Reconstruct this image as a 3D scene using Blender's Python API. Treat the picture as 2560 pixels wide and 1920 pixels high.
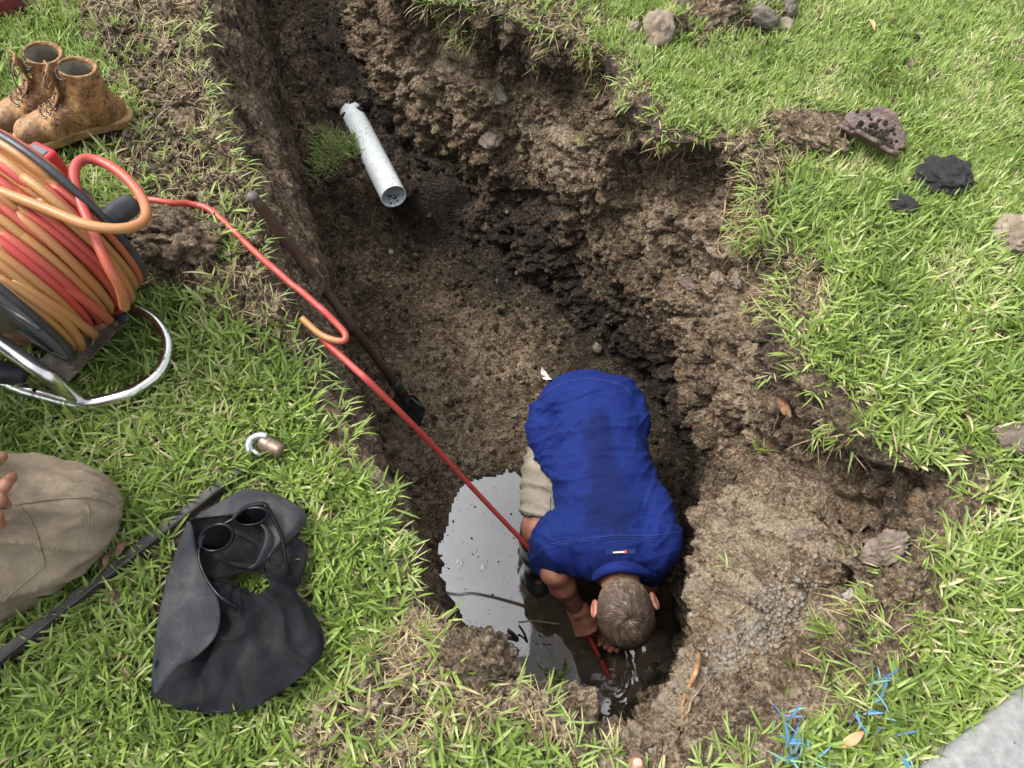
import bpy, bmesh, math, random
import numpy as np
from mathutils import Vector, Matrix
rng = np.random.default_rng(7); random.seed(7)
sc = bpy.context.scene
for o in list(bpy.data.objects): bpy.data.objects.remove(o)

# ------------------------------------------------------------ camera, sky, sun
PITCH = math.radians(62.0); F = 1850.0; CH = 1.5
cp, sp = math.cos(PITCH), math.sin(PITCH)
cam = bpy.data.cameras.new('camera'); cam_o = bpy.data.objects.new('camera', cam)
sc.collection.objects.link(cam_o); sc.camera = cam_o
cam.sensor_fit = 'HORIZONTAL'; cam.sensor_width = 36.0; cam.lens = 36.0*F/2560.0
cam.clip_start = 0.02; cam.clip_end = 500
cam_o.location = (0, 0, CH); cam_o.rotation_euler = (math.pi/2-PITCH, 0, 0)
sc.render.resolution_x = 1024; sc.render.resolution_y = 768
w = bpy.data.worlds.new('World'); sc.world = w; w.use_nodes = True
nt = w.node_tree; nt.nodes.clear()
SUN_EL, SUN_AZ = math.radians(56), math.radians(-72)
sky = nt.nodes.new('ShaderNodeTexSky'); sky.sky_type = 'NISHITA'; sky.sun_disc = False
sky.sun_elevation = SUN_EL; sky.sun_rotation = SUN_AZ; sky.air_density = 1.0; sky.dust_density = 3.0
hs = nt.nodes.new('ShaderNodeHueSaturation'); hs.inputs['Saturation'].default_value = 0.22
# overcast cloud sheet: brighter towards the zenith
geo = nt.nodes.new('ShaderNodeTexCoord'); sep = nt.nodes.new('ShaderNodeSeparateXYZ')
mr = nt.nodes.new('ShaderNodeMapRange'); mr.inputs[1].default_value = 0; mr.inputs[2].default_value = 1
mr.inputs[3].default_value = 0.55; mr.inputs[4].default_value = 1.75
mx = nt.nodes.new('ShaderNodeVectorMath'); mx.operation = 'SCALE'
bg = nt.nodes.new('ShaderNodeBackground'); bg.inputs[1].default_value = 0.148
wo = nt.nodes.new('ShaderNodeOutputWorld')
cln = nt.nodes.new('ShaderNodeTexNoise'); cln.inputs['Scale'].default_value = 2.2; cln.inputs['Detail'].default_value = 4
clr = nt.nodes.new('ShaderNodeMapRange'); clr.inputs[1].default_value = .3; clr.inputs[2].default_value = .7
clr.inputs[3].default_value = .7; clr.inputs[4].default_value = 1.25
cm = nt.nodes.new('ShaderNodeMath'); cm.operation = 'MULTIPLY'
L = nt.links.new
L(geo.outputs['Generated'], sep.inputs[0]); L(sep.outputs[2], mr.inputs[0])
L(geo.outputs['Generated'], cln.inputs['Vector']); L(cln.outputs['Fac'], clr.inputs[0])
L(mr.outputs[0], cm.inputs[0]); L(clr.outputs[0], cm.inputs[1])
L(sky.outputs[0], hs.inputs['Color']); L(hs.outputs[0], mx.inputs[0]); L(cm.outputs[0], mx.inputs['Scale'])
L(mx.outputs[0], bg.inputs[0]); L(bg.outputs[0], wo.inputs[0])
sun = bpy.data.lights.new('sun', 'SUN'); sun.energy = 1.35; sun.angle = math.radians(18); sun.color = (1, .97, .92)
so = bpy.data.objects.new('sun', sun); sc.collection.objects.link(so)
# light arrives from the left and beyond
sd = Vector((math.sin(SUN_AZ)*math.cos(SUN_EL), math.cos(SUN_AZ)*math.cos(SUN_EL), math.sin(SUN_EL)))
so.rotation_euler = sd.to_track_quat('Z', 'Y').to_euler()
sc.view_settings.view_transform = 'Standard'; sc.view_settings.look = 'None'
sc.view_settings.gamma = 1.0; sc.view_settings.exposure = 1.15

# ------------------------------------------------------------ helpers
def P(u, v, z=0.0):
    """the world point at height z seen at photo position u, v"""
    a, b = (u-1280)/F, (960-v)/F
    t = (CH-z)/(sp-cp*b)
    return np.array([a*t, t*(cp+sp*b), z])
def Dp(u, v, t):
    a, b = (u-1280)/F, (960-v)/F
    return np.array([a*t, t*(cp+sp*b), CH-t*(sp-cp*b)])

def _h(ix, iy, iz, s):
    n = (ix.astype(np.int64)*374761393 + iy.astype(np.int64)*668265263 + iz.astype(np.int64)*2147483647 + s*974711) & 0xffffffff
    n = ((n ^ (n >> 13))*1274126177) & 0xffffffff
    n = ((n ^ (n >> 16))*2246822519) & 0xffffffff
    return (n ^ (n >> 15)) & 0xffffffff
def noise(p, f=1.0, s=0):
    p = np.asarray(p, float)*f; i = np.floor(p).astype(np.int64); q = p-i; w_ = q*q*q*(q*(q*6-15)+10)
    out = 0
    for a in (0, 1):
        for b in (0, 1):
            for c in (0, 1):
                h = _h(i[..., 0]+a, i[..., 1]+b, i[..., 2]+c, s)
                gx = (h & 1023)/511.5-1; gy = ((h >> 10) & 1023)/511.5-1; gz = ((h >> 20) & 1023)/511.5-1
                d = gx*(q[..., 0]-a)+gy*(q[..., 1]-b)+gz*(q[..., 2]-c)
                ww = (w_[..., 0] if a else 1-w_[..., 0])*(w_[..., 1] if b else 1-w_[..., 1])*(w_[..., 2] if c else 1-w_[..., 2])
                out = out+d*ww
    return out*1.1
def fbm(p, f, o=4, s=0, g=.5):
    a, t = 1.0, 0
    for k in range(o):
        t = t+a*noise(p, f*2.03**k, s+k*17); a *= g
    return t
def worley(p, f, s=0):
    p = np.asarray(p, float)*f; i = np.floor(p).astype(np.int64); q = p-i
    best = np.full(p.shape[:-1], 9.0)
    for a in (-1, 0, 1):
        for b in (-1, 0, 1):
            for c in (-1, 0, 1):
                h = _h(i[..., 0]+a, i[..., 1]+b, i[..., 2]+c, s)
                dx = a+(h & 1023)/1023.-q[..., 0]; dy = b+((h >> 10) & 1023)/1023.-q[..., 1]; dz = c+((h >> 20) & 1023)/1023.-q[..., 2]
                best = np.minimum(best, dx*dx+dy*dy+dz*dz)
    return np.sqrt(best)
def clods(p, f, s=0):
    d = worley(p, f, s); return np.clip(1-d*d*1.4, 0, 1)
def sstep(a, b, x):
    t = np.clip((x-a)/(b-a), 0, 1); return t*t*(3-2*t)
def inpoly(pts, poly):
    x, y = pts[..., 0], pts[..., 1]; r = np.zeros(x.shape, bool); n = len(poly)
    for i in range(n):
        x1, y1 = poly[i][0], poly[i][1]; x2, y2 = poly[(i+1) % n][0], poly[(i+1) % n][1]
        if y1 == y2: continue
        c = ((y1 > y) != (y2 > y)) & (x < (x2-x1)*(y-y1)/(y2-y1)+x1); r ^= c
    return r
def polydist(pts, poly):
    """signed distance, negative inside"""
    d = np.full(pts.shape[:-1], 1e9); n = len(poly)
    for i in range(n):
        a = np.array(poly[i][:2], float); b = np.array(poly[(i+1) % n][:2], float); e = b-a
        wx, wy = pts[..., 0]-a[0], pts[..., 1]-a[1]
        t = np.clip((wx*e[0]+wy*e[1])/max(e@e, 1e-12), 0, 1)
        d = np.minimum(d, (wx-t*e[0])**2+(wy-t*e[1])**2)
    return np.sqrt(d)*np.where(inpoly(pts, poly), -1, 1)
def catmull(pts, n, closed=False):
    """n points along a smooth curve through pts"""
    p = np.asarray(pts, float); k = len(p)
    if k == 2: return p[0]+(p[1]-p[0])*np.linspace(0, 1, n)[:, None]
    seg = np.linalg.norm((np.roll(p, -1, 0)-p) if closed else np.diff(p, axis=0), axis=1)+1e-6
    cum = np.concatenate([[0], np.cumsum(seg)]); T = np.linspace(0, cum[-1], n, endpoint=not closed)
    i = np.clip(np.searchsorted(cum, T, 'right')-1, 0, len(seg)-1); u = ((T-cum[i])/seg[i])[:, None]
    if closed: g = lambda j: p[j % k]
    else:
        ext = np.vstack([2*p[0]-p[1], p, 2*p[-1]-p[-2]]); g = lambda j: ext[np.clip(j+1, 0, k+1)]
    a, b, c, d = g(i-1), g(i), g(i+1), g(i+2)
    return .5*((2*b)+(c-a)*u+(2*a-5*b+4*c-d)*u**2+(3*b-a-3*c+d)*u**3)

def mesh_obj(name, V, Fc, mat=None, parent=None, smooth=True, attrs=None, mi=None, mats=None):
    V = np.asarray(V, np.float32).reshape(-1, 3); Fc = np.asarray(Fc, np.int32)
    me = bpy.data.meshes.new(name); me.vertices.add(len(V)); me.vertices.foreach_set('co', V.ravel())
    k = Fc.shape[1]; me.loops.add(Fc.size); me.loops.foreach_set('vertex_index', Fc.ravel())
    me.polygons.add(len(Fc)); me.polygons.foreach_set('loop_start', np.arange(0, Fc.size, k, dtype=np.int32))
    me.polygons.foreach_set('loop_total', np.full(len(Fc), k, np.int32))
    me.polygons.foreach_set('use_smooth', np.full(len(Fc), smooth, bool))
    for m_ in (mats or ([mat] if mat else [])): me.materials.append(m_)
    if mi is not None: me.polygons.foreach_set('material_index', np.asarray(mi, np.int32))
    for n_, a in (attrs or {}).items():
        at = me.attributes.new(n_, 'FLOAT', 'POINT'); at.data.foreach_set('value', np.asarray(a, np.float32).ravel())
    me.update(calc_edges=True); me.validate()
    o = bpy.data.objects.new(name, me); sc.collection.objects.link(o)
    if parent is not None:
        o.parent = parent
        if parent.type == 'EMPTY' and parent.get('worldkids'): o.location = [-c for c in parent.location]
    return o
def tag(o, label=None, cat=None, group=None, kind=None):
    if label: o['label'] = label
    if cat: o['category'] = cat
    if group: o['group'] = group
    if kind: o['kind'] = kind
    return o
def thing(name, label, cat, loc=(0, 0, 0), rz=0, group=None, world=True):
    """Empty at the base of a thing; world=True: its parts are given in world coordinates"""
    o = bpy.data.objects.new(name, None); sc.collection.objects.link(o); o.location = [float(c) for c in loc]
    o.rotation_euler = (0, 0, rz); o.empty_display_size = .05
    if world: o['worldkids'] = 1
    return tag(o, label, cat, group)
def grid_faces(n, m, wrap=False):
    i = np.arange(n-1)[:, None]; j = np.arange(m if wrap else m-1)[None]
    a = i*m+j; b = i*m+(j+1) % m; c = (i+1)*m+(j+1) % m; d = (i+1)*m+j
    return np.stack([a, b, c, d], -1).reshape(-1, 4)
class Geo:
    """collects pieces (quads) into one mesh"""
    def __init__(s): s.V = []; s.F = []; s.n = 0; s.A = []
    def add(s, V, Fc, a=0.0):
        V = np.asarray(V, float).reshape(-1, 3); Fc = np.asarray(Fc)
        if Fc.shape[1] == 3: Fc = np.hstack([Fc, Fc[:, 2:3]])
        s.V.append(V); s.F.append(Fc+s.n); s.n += len(V); s.A.append(np.broadcast_to(np.asarray(a, float), (len(V),)))
        return s
    def build(s, name, mat, parent=None, smooth=True, attr=None):
        V = np.vstack(s.V); Fc = np.vstack(s.F)
        tri = Fc[:, 2] == Fc[:, 3]
        if tri.any():
            me = bpy.data.meshes.new(name)
            me.from_pydata(V.tolist(), [], [list(f[:3]) if t else list(f) for f, t in zip(Fc.tolist(), tri.tolist())])
            me.materials.append(mat); me.polygons.foreach_set('use_smooth', [smooth]*len(me.polygons))
            if attr: at = me.attributes.new(attr, 'FLOAT', 'POINT'); at.data.foreach_set('value', np.concatenate(s.A).astype(np.float32))
            me.update(); o = bpy.data.objects.new(name, me); sc.collection.objects.link(o)
            if parent is not None:
                o.parent = parent
                if parent.type == 'EMPTY' and parent.get('worldkids'): o.location = [-c for c in parent.location]
            return o
        return mesh_obj(name, V, Fc, mat, parent, smooth, {attr: np.concatenate(s.A)} if attr else None)
def tube(g, path, r, sides=10, a=0.0, cap=True, flat=1.0, up=(0, 0, 1)):
    p = np.asarray(path, float); n = len(p); r = np.broadcast_to(np.asarray(r, float), (n,))
    T = np.gradient(p, axis=0); T /= np.linalg.norm(T, axis=1)[:, None]+1e-9
    N = np.zeros_like(p); up = np.array(up, float)
    if abs(T[0]@up) > .95: up = np.array([1., 0, 0])
    prev = np.cross(T[0], up); prev /= np.linalg.norm(prev)
    for i in range(n):
        q = prev-T[i]*(prev@T[i]); q /= np.linalg.norm(q)+1e-9; N[i] = q; prev = q
    B = np.cross(T, N); an = np.linspace(0, 2*math.pi, sides, endpoint=False)
    V = p[:, None]+r[:, None, None]*(np.cos(an)[None, :, None]*N[:, None]+flat*np.sin(an)[None, :, None]*B[:, None])
    V = V.reshape(-1, 3); Fc = grid_faces(n, sides, True)[:, ::-1]
    A = np.repeat(np.broadcast_to(np.asarray(a, float), (n,)), sides)
    if cap:
        V = np.vstack([V, p[0]-T[0]*r[0]*.3, p[-1]+T[-1]*r[-1]*.3]); k = n*sides
        j = np.arange(sides); j2 = (j+1) % sides
        c1 = np.stack([j, j2, np.full(sides, k), np.full(sides, k)], 1)
        c2 = np.stack([(n-1)*sides+j2, (n-1)*sides+j, np.full(sides, k+1), np.full(sides, k+1)], 1)
        Fc = np.vstack([Fc, c1, c2]); A = np.concatenate([A, [A[0], A[-1]]])
    g.add(V, Fc, A); return g
def lofted(curves, n, m):
    rows = np.array([catmull(c, n) for c in curves])            # k,n,3
    return np.array([catmull(rows[:, i], m) for i in range(n)])  # n,m,3
def solidify(o, t, off=-1):
    md = o.modifiers.new('s', 'SOLIDIFY'); md.thickness = t; md.offset = off; return o
def bevel(o, wd, seg=2):
    md = o.modifiers.new('b', 'BEVEL'); md.width = wd; md.segments = seg; md.limit_method = 'ANGLE'; return o
def box(g, c, s, R=None, a=0.0):
    v = np.array([[x, y, z] for x in (-1, 1) for y in (-1, 1) for z in (-1, 1)], float)*np.array(s)/2
    if R is not None: v = v@np.array(R).T
    f = [[0, 1, 3, 2], [4, 6, 7, 5], [0, 4, 5, 1], [2, 3, 7, 6], [0, 2, 6, 4], [1, 5, 7, 3]]
    g.add(v+np.array(c), np.array(f), a); return g
_ico = {}
def ico(sub):
    if sub not in _ico:
        bm = bmesh.new(); bmesh.ops.create_icosphere(bm, subdivisions=sub, radius=1)
        _ico[sub] = (np.array([v.co[:] for v in bm.verts]), np.array([[v.index for v in f.verts] for f in bm.faces])); bm.free()
    return _ico[sub]

class SDF:
    """distance-field grid: smooth unions of limbs, meshed as one continuous skin"""
    def __init__(s, lo, hi, h):
        s.lo = np.array(lo, float); s.h = h; s.n = np.ceil((np.array(hi)-s.lo)/h).astype(int)+1
        s.F = np.full(s.n, .06)
    def _sub(s, lo, hi, pad=.045):
        a = np.clip(np.floor((np.array(lo)-pad-s.lo)/s.h).astype(int), 0, s.n-1); b = np.clip(np.ceil((np.array(hi)+pad-s.lo)/s.h).astype(int)+1, 1, s.n)
        sl = tuple(slice(i, j) for i, j in zip(a, b))
        ax = [s.lo[k]+s.h*np.arange(a[k], b[k]) for k in range(3)]
        return sl, np.stack(np.meshgrid(*ax, indexing='ij'), -1)
    def _put(s, sl, d, k, op):
        A = s.F[sl]
        if op == 'sub': d = -d; A = -A
        if k > 0: h_ = np.maximum(k-np.abs(A-d), 0)/k; r = np.minimum(A, d)-h_*h_*k/4
        else: r = np.minimum(A, d)
        if op == 'sub': r = np.maximum(s.F[sl], d) if k <= 0 else -( np.minimum(A, -d)-(np.maximum(k-np.abs(A+d), 0)/k)**2*k/4)
        s.F[sl] = r
    def cap(s, a, b, ra, rb=None, k=.02, op='add'):
        a, b = np.array(a, float), np.array(b, float); rb = ra if rb is None else rb; R = max(ra, rb)
        sl, p = s._sub(np.minimum(a, b)-R, np.maximum(a, b)+R)
        e = b-a; t = np.clip(((p-a)@e)/max(e@e, 1e-12), 0, 1)
        d = np.linalg.norm(p-a-t[..., None]*e, axis=-1)-(ra+(rb-ra)*t); s._put(sl, d, k, op); return s
    def chain(s, pts, rs, k=.02):
        for i in range(len(pts)-1): s.cap(pts[i], pts[i+1], rs[i], rs[i+1], k)
        return s
    def ell(s, c, r, R=None, k=.03, op='add'):
        c, r = np.array(c, float), np.array(r, float); m = r.max()
        sl, p = s._sub(c-m, c+m); q = p-c
        if R is not None: q = q@np.array(R)      # columns of R are the axes
        k0 = np.linalg.norm(q/r, axis=-1); k1 = np.linalg.norm(q/r**2, axis=-1)+1e-9
        s._put(sl, k0*(k0-1)/k1, k, op); return s
    def plane(s, n, d0):
        ax = [s.lo[k]+s.h*np.arange(s.n[k]) for k in range(3)]; p = np.stack(np.meshgrid(*ax, indexing='ij'), -1)
        s.F = np.maximum(s.F, p@np.array(n, float)-d0); return s
    def disp(s, fn, band=.03):
        i = np.argwhere(np.abs(s.F) < band); p = s.lo+i*s.h; s.F[tuple(i.T)] -= fn(p); return s
    def mesh(s):
        F_ = s.F; S = F_ < 0; n = s.n-1
        c = [F_[i:i+n[0], j:j+n[1], k:k+n[2]] for i in (0, 1) for j in (0, 1) for k in (0, 1)]
        cs = sum((x < 0).astype(int) for x in c); act = (cs > 0) & (cs < 8); ids = np.argwhere(act)
        idx = -np.ones(act.shape, int); idx[tuple(ids.T)] = np.arange(len(ids))
        cv = np.stack([x[tuple(ids.T)] for x in c], 1); acc = np.zeros((len(ids), 3)); cnt = np.zeros(len(ids))
        off = np.array([[i, j, k] for i in (0, 1) for j in (0, 1) for k in (0, 1)], float)
        for a in range(8):
            for b in range(a+1, 8):
                if np.abs(off[a]-off[b]).sum() != 1: continue
                m_ = (cv[:, a] < 0) != (cv[:, b] < 0); t = cv[m_, a]/(cv[m_, a]-cv[m_, b])
                acc[m_] += off[a]+t[:, None]*(off[b]-off[a]); cnt[m_] += 1
        V = s.lo+(ids+acc/cnt[:, None])*s.h; Q = []
        for ax in range(3):
            sl1 = [slice(1, -1)]*3; sl1[ax] = slice(0, -1); sl2 = list(sl1); sl2[ax] = slice(1, None)
            A, B = S[tuple(sl1)], S[tuple(sl2)]; e = np.argwhere(A != B)
            if not len(e): continue
            inside = A[tuple(e.T)]; o1, o2 = [x for x in range(3) if x != ax]
            base = e.copy(); base[:, o1] += 1; base[:, o2] += 1
            def cell(d1, d2):
                q = base.copy(); q[:, o1] -= d1; q[:, o2] -= d2; return idx[tuple(q.T)]
            f = np.stack([cell(1, 1), cell(0, 1), cell(0, 0), cell(1, 0)], 1)
            flip = inside if ax != 1 else ~inside
            f[~flip] = f[~flip][:, ::-1]; Q.append(f)
        Q = np.vstack(Q); return V, Q[(Q >= 0).all(1)]
    def build(s, name, mat, parent=None):
        V, Q = s.mesh(); return mesh_obj(name, V, Q, mat, parent)

# ------------------------------------------------------------ materials
def new_mat(name):
    m = bpy.data.materials.new(name); m.use_nodes = True; t = m.node_tree; b = t.nodes['Principled BSDF']; return m, t, b
def ramp(t, stops, src):
    r = t.nodes.new('ShaderNodeValToRGB'); e = r.color_ramp.elements
    while len(e) < len(stops): e.new(.5)
    for k, (p, c) in enumerate(stops): e[k].position = p; e[k].color = tuple(c)+(1,)
    t.links.new(src, r.inputs[0]); return r.outputs[0]
def texn(t, scale, detail=5, rough=.6, kind='noise', vec=None, sc3=None):
    if kind == 'noise': n = t.nodes.new('ShaderNodeTexNoise'); n.inputs['Detail'].default_value = detail; n.inputs['Roughness'].default_value = rough
    else: n = t.nodes.new('ShaderNodeTexVoronoi')
    n.inputs['Scale'].default_value = scale
    if vec is None: tc = t.nodes.new('ShaderNodeTexCoord'); vec = tc.outputs['Object']
    if sc3: mp = t.nodes.new('ShaderNodeMapping'); mp.inputs['Scale'].default_value = sc3; t.links.new(vec, mp.inputs[0]); vec = mp.outputs[0]
    t.links.new(vec, n.inputs['Vector']); return n.outputs['Fac' if kind == 'noise' else 'Distance']
def math_(t, op, a, b=None):
    n = t.nodes.new('ShaderNodeMath'); n.operation = op
    for k, x in enumerate((a, b)):
        if x is None: continue
        if isinstance(x, (int, float)): n.inputs[k].default_value = x
        else: t.links.new(x, n.inputs[k])
    return n.outputs[0]
def mixc(t, f, a, b, mode='MIX'):
    n = t.nodes.new('ShaderNodeMix'); n.data_type = 'RGBA'; n.blend_type = mode
    for s_, x in ((n.inputs[0], f), (n.inputs[6], a), (n.inputs[7], b)):
        if isinstance(x, (int, float)): s_.default_value = x
        elif isinstance(x, tuple): s_.default_value = x+(1,)
        else: t.links.new(x, s_)
    return n.outputs[2]
def bump(t, b, h, dist=.002, strength=1.0, prev=None):
    n = t.nodes.new('ShaderNodeBump'); n.inputs['Distance'].default_value = dist; n.inputs['Strength'].default_value = strength
    t.links.new(h, n.inputs['Height'])
    if prev is not None: t.links.new(prev, n.inputs['Normal'])
    t.links.new(n.outputs[0], b.inputs['Normal']); return n.outputs[0]
def attr(t, name):
    n = t.nodes.new('ShaderNodeAttribute'); n.attribute_name = name; return n.outputs['Fac']
def M(name, c1, c2=None, scale=20, rough=.7, bmp=None, metal=0, spec=.5, stops=None, detail=6, sc3=None):
    m, t, b = new_mat(name)
    if stops or c2:
        f = texn(t, scale, detail, .65, sc3=sc3)
        col = ramp(t, stops or [(.35, c1), (.65, c2)], f); t.links.new(col, b.inputs['Base Color'])
    else: b.inputs['Base Color'].default_value = tuple(c1)+(1,)
    b.inputs['Roughness'].default_value = rough; b.inputs['Metallic'].default_value = metal
    b.inputs['Specular IOR Level'].default_value = spec
    if bmp: bump(t, b, texn(t, bmp[0], 5, .65), bmp[1])
    return m

def soil_mat(name, wet_gloss=True):
    m, t, b = new_mat(name)
    dry = attr(t, 'dry')
    n1 = texn(t, 9, 8, .7); n2 = texn(t, 55, 8, .75); n3 = texn(t, 260, 4, .7)
    d = math_(t, 'ADD', dry, math_(t, 'MULTIPLY', math_(t, 'SUBTRACT', n1, .5), .95))
    d = math_(t, 'ADD', d, math_(t, 'MULTIPLY', math_(t, 'SUBTRACT', n2, .5), .75))
    d = math_(t, 'ADD', d, math_(t, 'MULTIPLY', math_(t, 'SUBTRACT', n3, .5), .55))
    for sc_, am in ((70, .34), (210, .42)):
        vo = t.nodes.new('ShaderNodeTexVoronoi'); vo.inputs['Scale'].default_value = sc_; vo.inputs['Randomness'].default_value = 1
        tc_ = t.nodes.new('ShaderNodeTexCoord'); nv = t.nodes.new('ShaderNodeTexNoise'); nv.inputs['Scale'].default_value = sc_*.8; va = t.nodes.new('ShaderNodeVectorMath'); va.operation = 'MULTIPLY_ADD'; va.inputs[1].default_value = (.012, .012, .012)
        t.links.new(tc_.outputs['Object'], nv.inputs[0]); t.links.new(nv.outputs['Color'], va.inputs[0]); t.links.new(tc_.outputs['Object'], va.inputs[2]); t.links.new(va.outputs[0], vo.inputs['Vector'])
        sx_ = t.nodes.new('ShaderNodeSeparateColor'); t.links.new(vo.outputs['Color'], sx_.inputs[0])
        d = math_(t, 'ADD', d, math_(t, 'MULTIPLY', math_(t, 'SUBTRACT', sx_.outputs[0], .5), am))
    col = ramp(t, [(0, (.019, .0145, .010)), (.25, (.043, .030, .019)), (.5, (.122, .084, .050)), (.75, (.26, .186, .115)), (1, (.43, .345, .24))], d)
    d0 = d
    v = texn(t, 170, kind='v'); g1 = math_(t, 'LESS_THAN', v, .16)
    sel = math_(t, 'GREATER_THAN', texn(t, 60, 2), .56)
    col = mixc(t, math_(t, 'MULTIPLY', math_(t, 'MULTIPLY', g1, sel), .5), col, (.42, .36, .29))
    cl = ramp(t, [(.60, (0, 0, 0)), (.68, (1, 1, 1))], texn(t, 4.5, 6, .65))
    col = mixc(t, math_(t, 'MULTIPLY', cl, .42), col, (.26, .205, .155))
    sel2 = math_(t, 'GREATER_THAN', texn(t, 13, 5, .7), .66)
    col = mixc(t, math_(t, 'MULTIPLY', sel2, .45), col, (.26, .13, .055))
    t.links.new(col, b.inputs['Base Color'])
    mr_ = t.nodes.new('ShaderNodeMapRange'); mr_.inputs[1].default_value = .05; mr_.inputs[2].default_value = .5
    mr_.inputs[3].default_value = .38; mr_.inputs[4].default_value = .95; t.links.new(d, mr_.inputs[0]); t.links.new(mr_.outputs[0], b.inputs['Roughness'])
    b.inputs['Specular IOR Level'].default_value = .35
    hh = math_(t, 'ADD', math_(t, 'MULTIPLY', n2, 1.0), math_(t, 'MULTIPLY', n3, .35))
    vv = math_(t, 'MULTIPLY', texn(t, 110, kind='v'), -.5)
    bump(t, b, math_(t, 'ADD', hh, vv), .022, 1.0)
    return m
# ------------------------------------------------------------ the ground and the pit
SOIL = soil_mat('soil')
def W(x, y, z): return np.array([x, y, z], float)
def PP(px, z=0.0): return P(px[0], px[1], z)
cols = []      # (rim, middle, bottom) of the pit wall, going round
cols.append((W(-1.62, 4.4, 0), W(-1.46, 4.4, -.25), W(-1.43, 4.4, -.98)))
LEFT = [(602, 0), (648, 231), (694, 382), (764, 544), (796, 648), (822, 787), (885, 960), (940, 1076), (1018, 1215), (1065, 1366), (1090, 1480)]
for k, q in enumerate(LEFT):
    mdl = P(q[0], q[1], -.17 if 2 < k < 7 else -.09); s_ = .11 if k < 6 else (.07 if k < 8 else .04)
    rim = mdl+W(-s_, 0, -mdl[2]); bot = mdl+W(.03 if k < 3 else (-.02 if k < 5 else (-.06 if k < 9 else .0)), 0, 0)
    bot[2] = -.98 if k < 3 else -1.16; cols.append((rim, mdl, bot))
for q in [(1140, 1560), (1215, 1615), (1290, 1665), (1365, 1722), (1436, 1776), (1530, 1836)]:
    mdl = P(q[0], q[1], -.07); rim = mdl+W(0, -.05, .07); bot = mdl+W(0, -.01, 0); bot[2] = -1.16; cols.append((rim, mdl, bot))
RIGHT = [((1700, 1885), (1640, 1815), -.07, None, -1.16),
 ((1850, 1850), (1718, 1715), -.2, None, -1.16), ((2050, 1790), (1722, 1590), -.32, (1690, 1560), -1.16),
 ((2200, 1680), (1760, 1445), -.38, (1690, 1420), -1.16), ((2290, 1540), (1785, 1330), -.42, (1705, 1330), -1.16),
 ((2290, 1430), (1830, 1240), -.42, (1700, 1230), -1.16), ((2400, 1290), (1930, 1180), -.35, (1680, 1170), -1.16),
 ((2390, 1190), (1985, 1130), -.3, (1668, 1130), -1.16), ((2160, 1120), (1930, 1060), -.3, (1655, 1095), -1.16),
 ((2020, 1010), (1880, 980), -.3, (1640, 1060), -1.16), ((1960, 900), (1850, 900), -.3, (1610, 1020), -1.16),
 ((1965, 800), (1830, 830), -.3, (1570, 980), -1.16), ((1985, 700), (1800, 740), -.35, (1520, 950), -1.16),
 ((1945, 590), (1760, 640), -.35, (1480, 925), -1.16), ((1890, 500), (1700, 560), -.35, (1440, 900), -1.16),
 ((1870, 420), (1650, 500), -.35, (1400, 870), -1.16), ((1780, 355), (1600, 440), -.35, (1360, 840), -1.16),
 ((1640, 345), (1520, 400), -.3, (1310, 800), -1.16), ((1560, 260), (1450, 340), -.3, (1260, 750), -1.16),
 ((1490, 130), (1370, 250), -.3, (1210, 700), -1.16), ((1330, 70), (1220, 170), -.25, (1130, 620), -1.16),
 ((1180, 20), (1080, 120), -.25, (1010, 490), -1.1), ((1010, -20), (960, 80), -.3, (905, 330), -1.0),
 ((940, -120), (905, -20), -.3, (882, 200), -.98)]
for r_, m_, mz, b_, bz in RIGHT:
    mdl = P(m_[0], m_[1], mz); rim = P(r_[0], r_[1], 0)
    bot = P(b_[0], b_[1], bz) if b_ else W(mdl[0], mdl[1], bz)
    cols.append((rim, mdl, bot))
cols.append((W(-.66, 3.6, 0), W(-.74, 3.6, -.25), W(-.86, 3.6, -.98)))
cols.append((W(-.78, 4.4, 0), W(-.86, 4.4, -.25), W(-.94, 4.4, -.98)))
cols = np.array(cols)                                     # K,3,3
NR = 2100
RIMC, MIDC, BOTC = [None]*3
kk = len(cols)
seg = np.linalg.norm(np.roll(cols[:, 1], -1, 0)-cols[:, 1], axis=1)
cum = np.concatenate([[0], np.cumsum(seg)]); T = np.linspace(0, cum[-1], NR, endpoint=False)
ii = np.clip(np.searchsorted(cum, T, 'right')-1, 0, kk-1); uu = ((T-cum[ii])/seg[ii])[:, None]
def cint(p):
    a, b, c, d = p[(ii-1) % kk], p[ii], p[(ii+1) % kk], p[(ii+2) % kk]
    return .5*((2*b)+(c-a)*uu+(2*a-5*b+4*c-d)*uu**2+(3*b-a-3*c+d)*uu**3)
RIMC, MIDC, BOTC = cint(cols[:, 0]), cint(cols[:, 1]), cint(cols[:, 2])
# wobble the rim so it is torn, not cut
wob = fbm(RIMC, 7, 3, 5)*.03+(fbm(RIMC, 4.5, 3, 15)*.055+fbm(RIMC, 20, 2, 16)*.02)*(RIMC[:, 0] > .15)
nrm2 = np.gradient(RIMC, axis=0); nrm2 = np.stack([nrm2[:, 1], -nrm2[:, 0], 0*wob], 1); nrm2 /= np.linalg.norm(nrm2, axis=1)[:, None]
RIMC = RIMC+nrm2*wob[:, None]
RIMP = RIMC[::8, :2]
def PX(l): return np.array([P(u*1.1573, v*1.1573, 0)[:2] for u, v in l])
DIRT_BANK = PX([(150, -60), (520, -60), (560, 200), (610, 330), (700, 540), (790, 700), (860, 880), (845, 950), (790, 800), (725, 735), (640, 720), (560, 760), (480, 690), (420, 660), (300, 640), (265, 560), (300, 440), (250, 400), (215, 340), (300, 260), (230, 150), (160, 60)])
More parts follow.
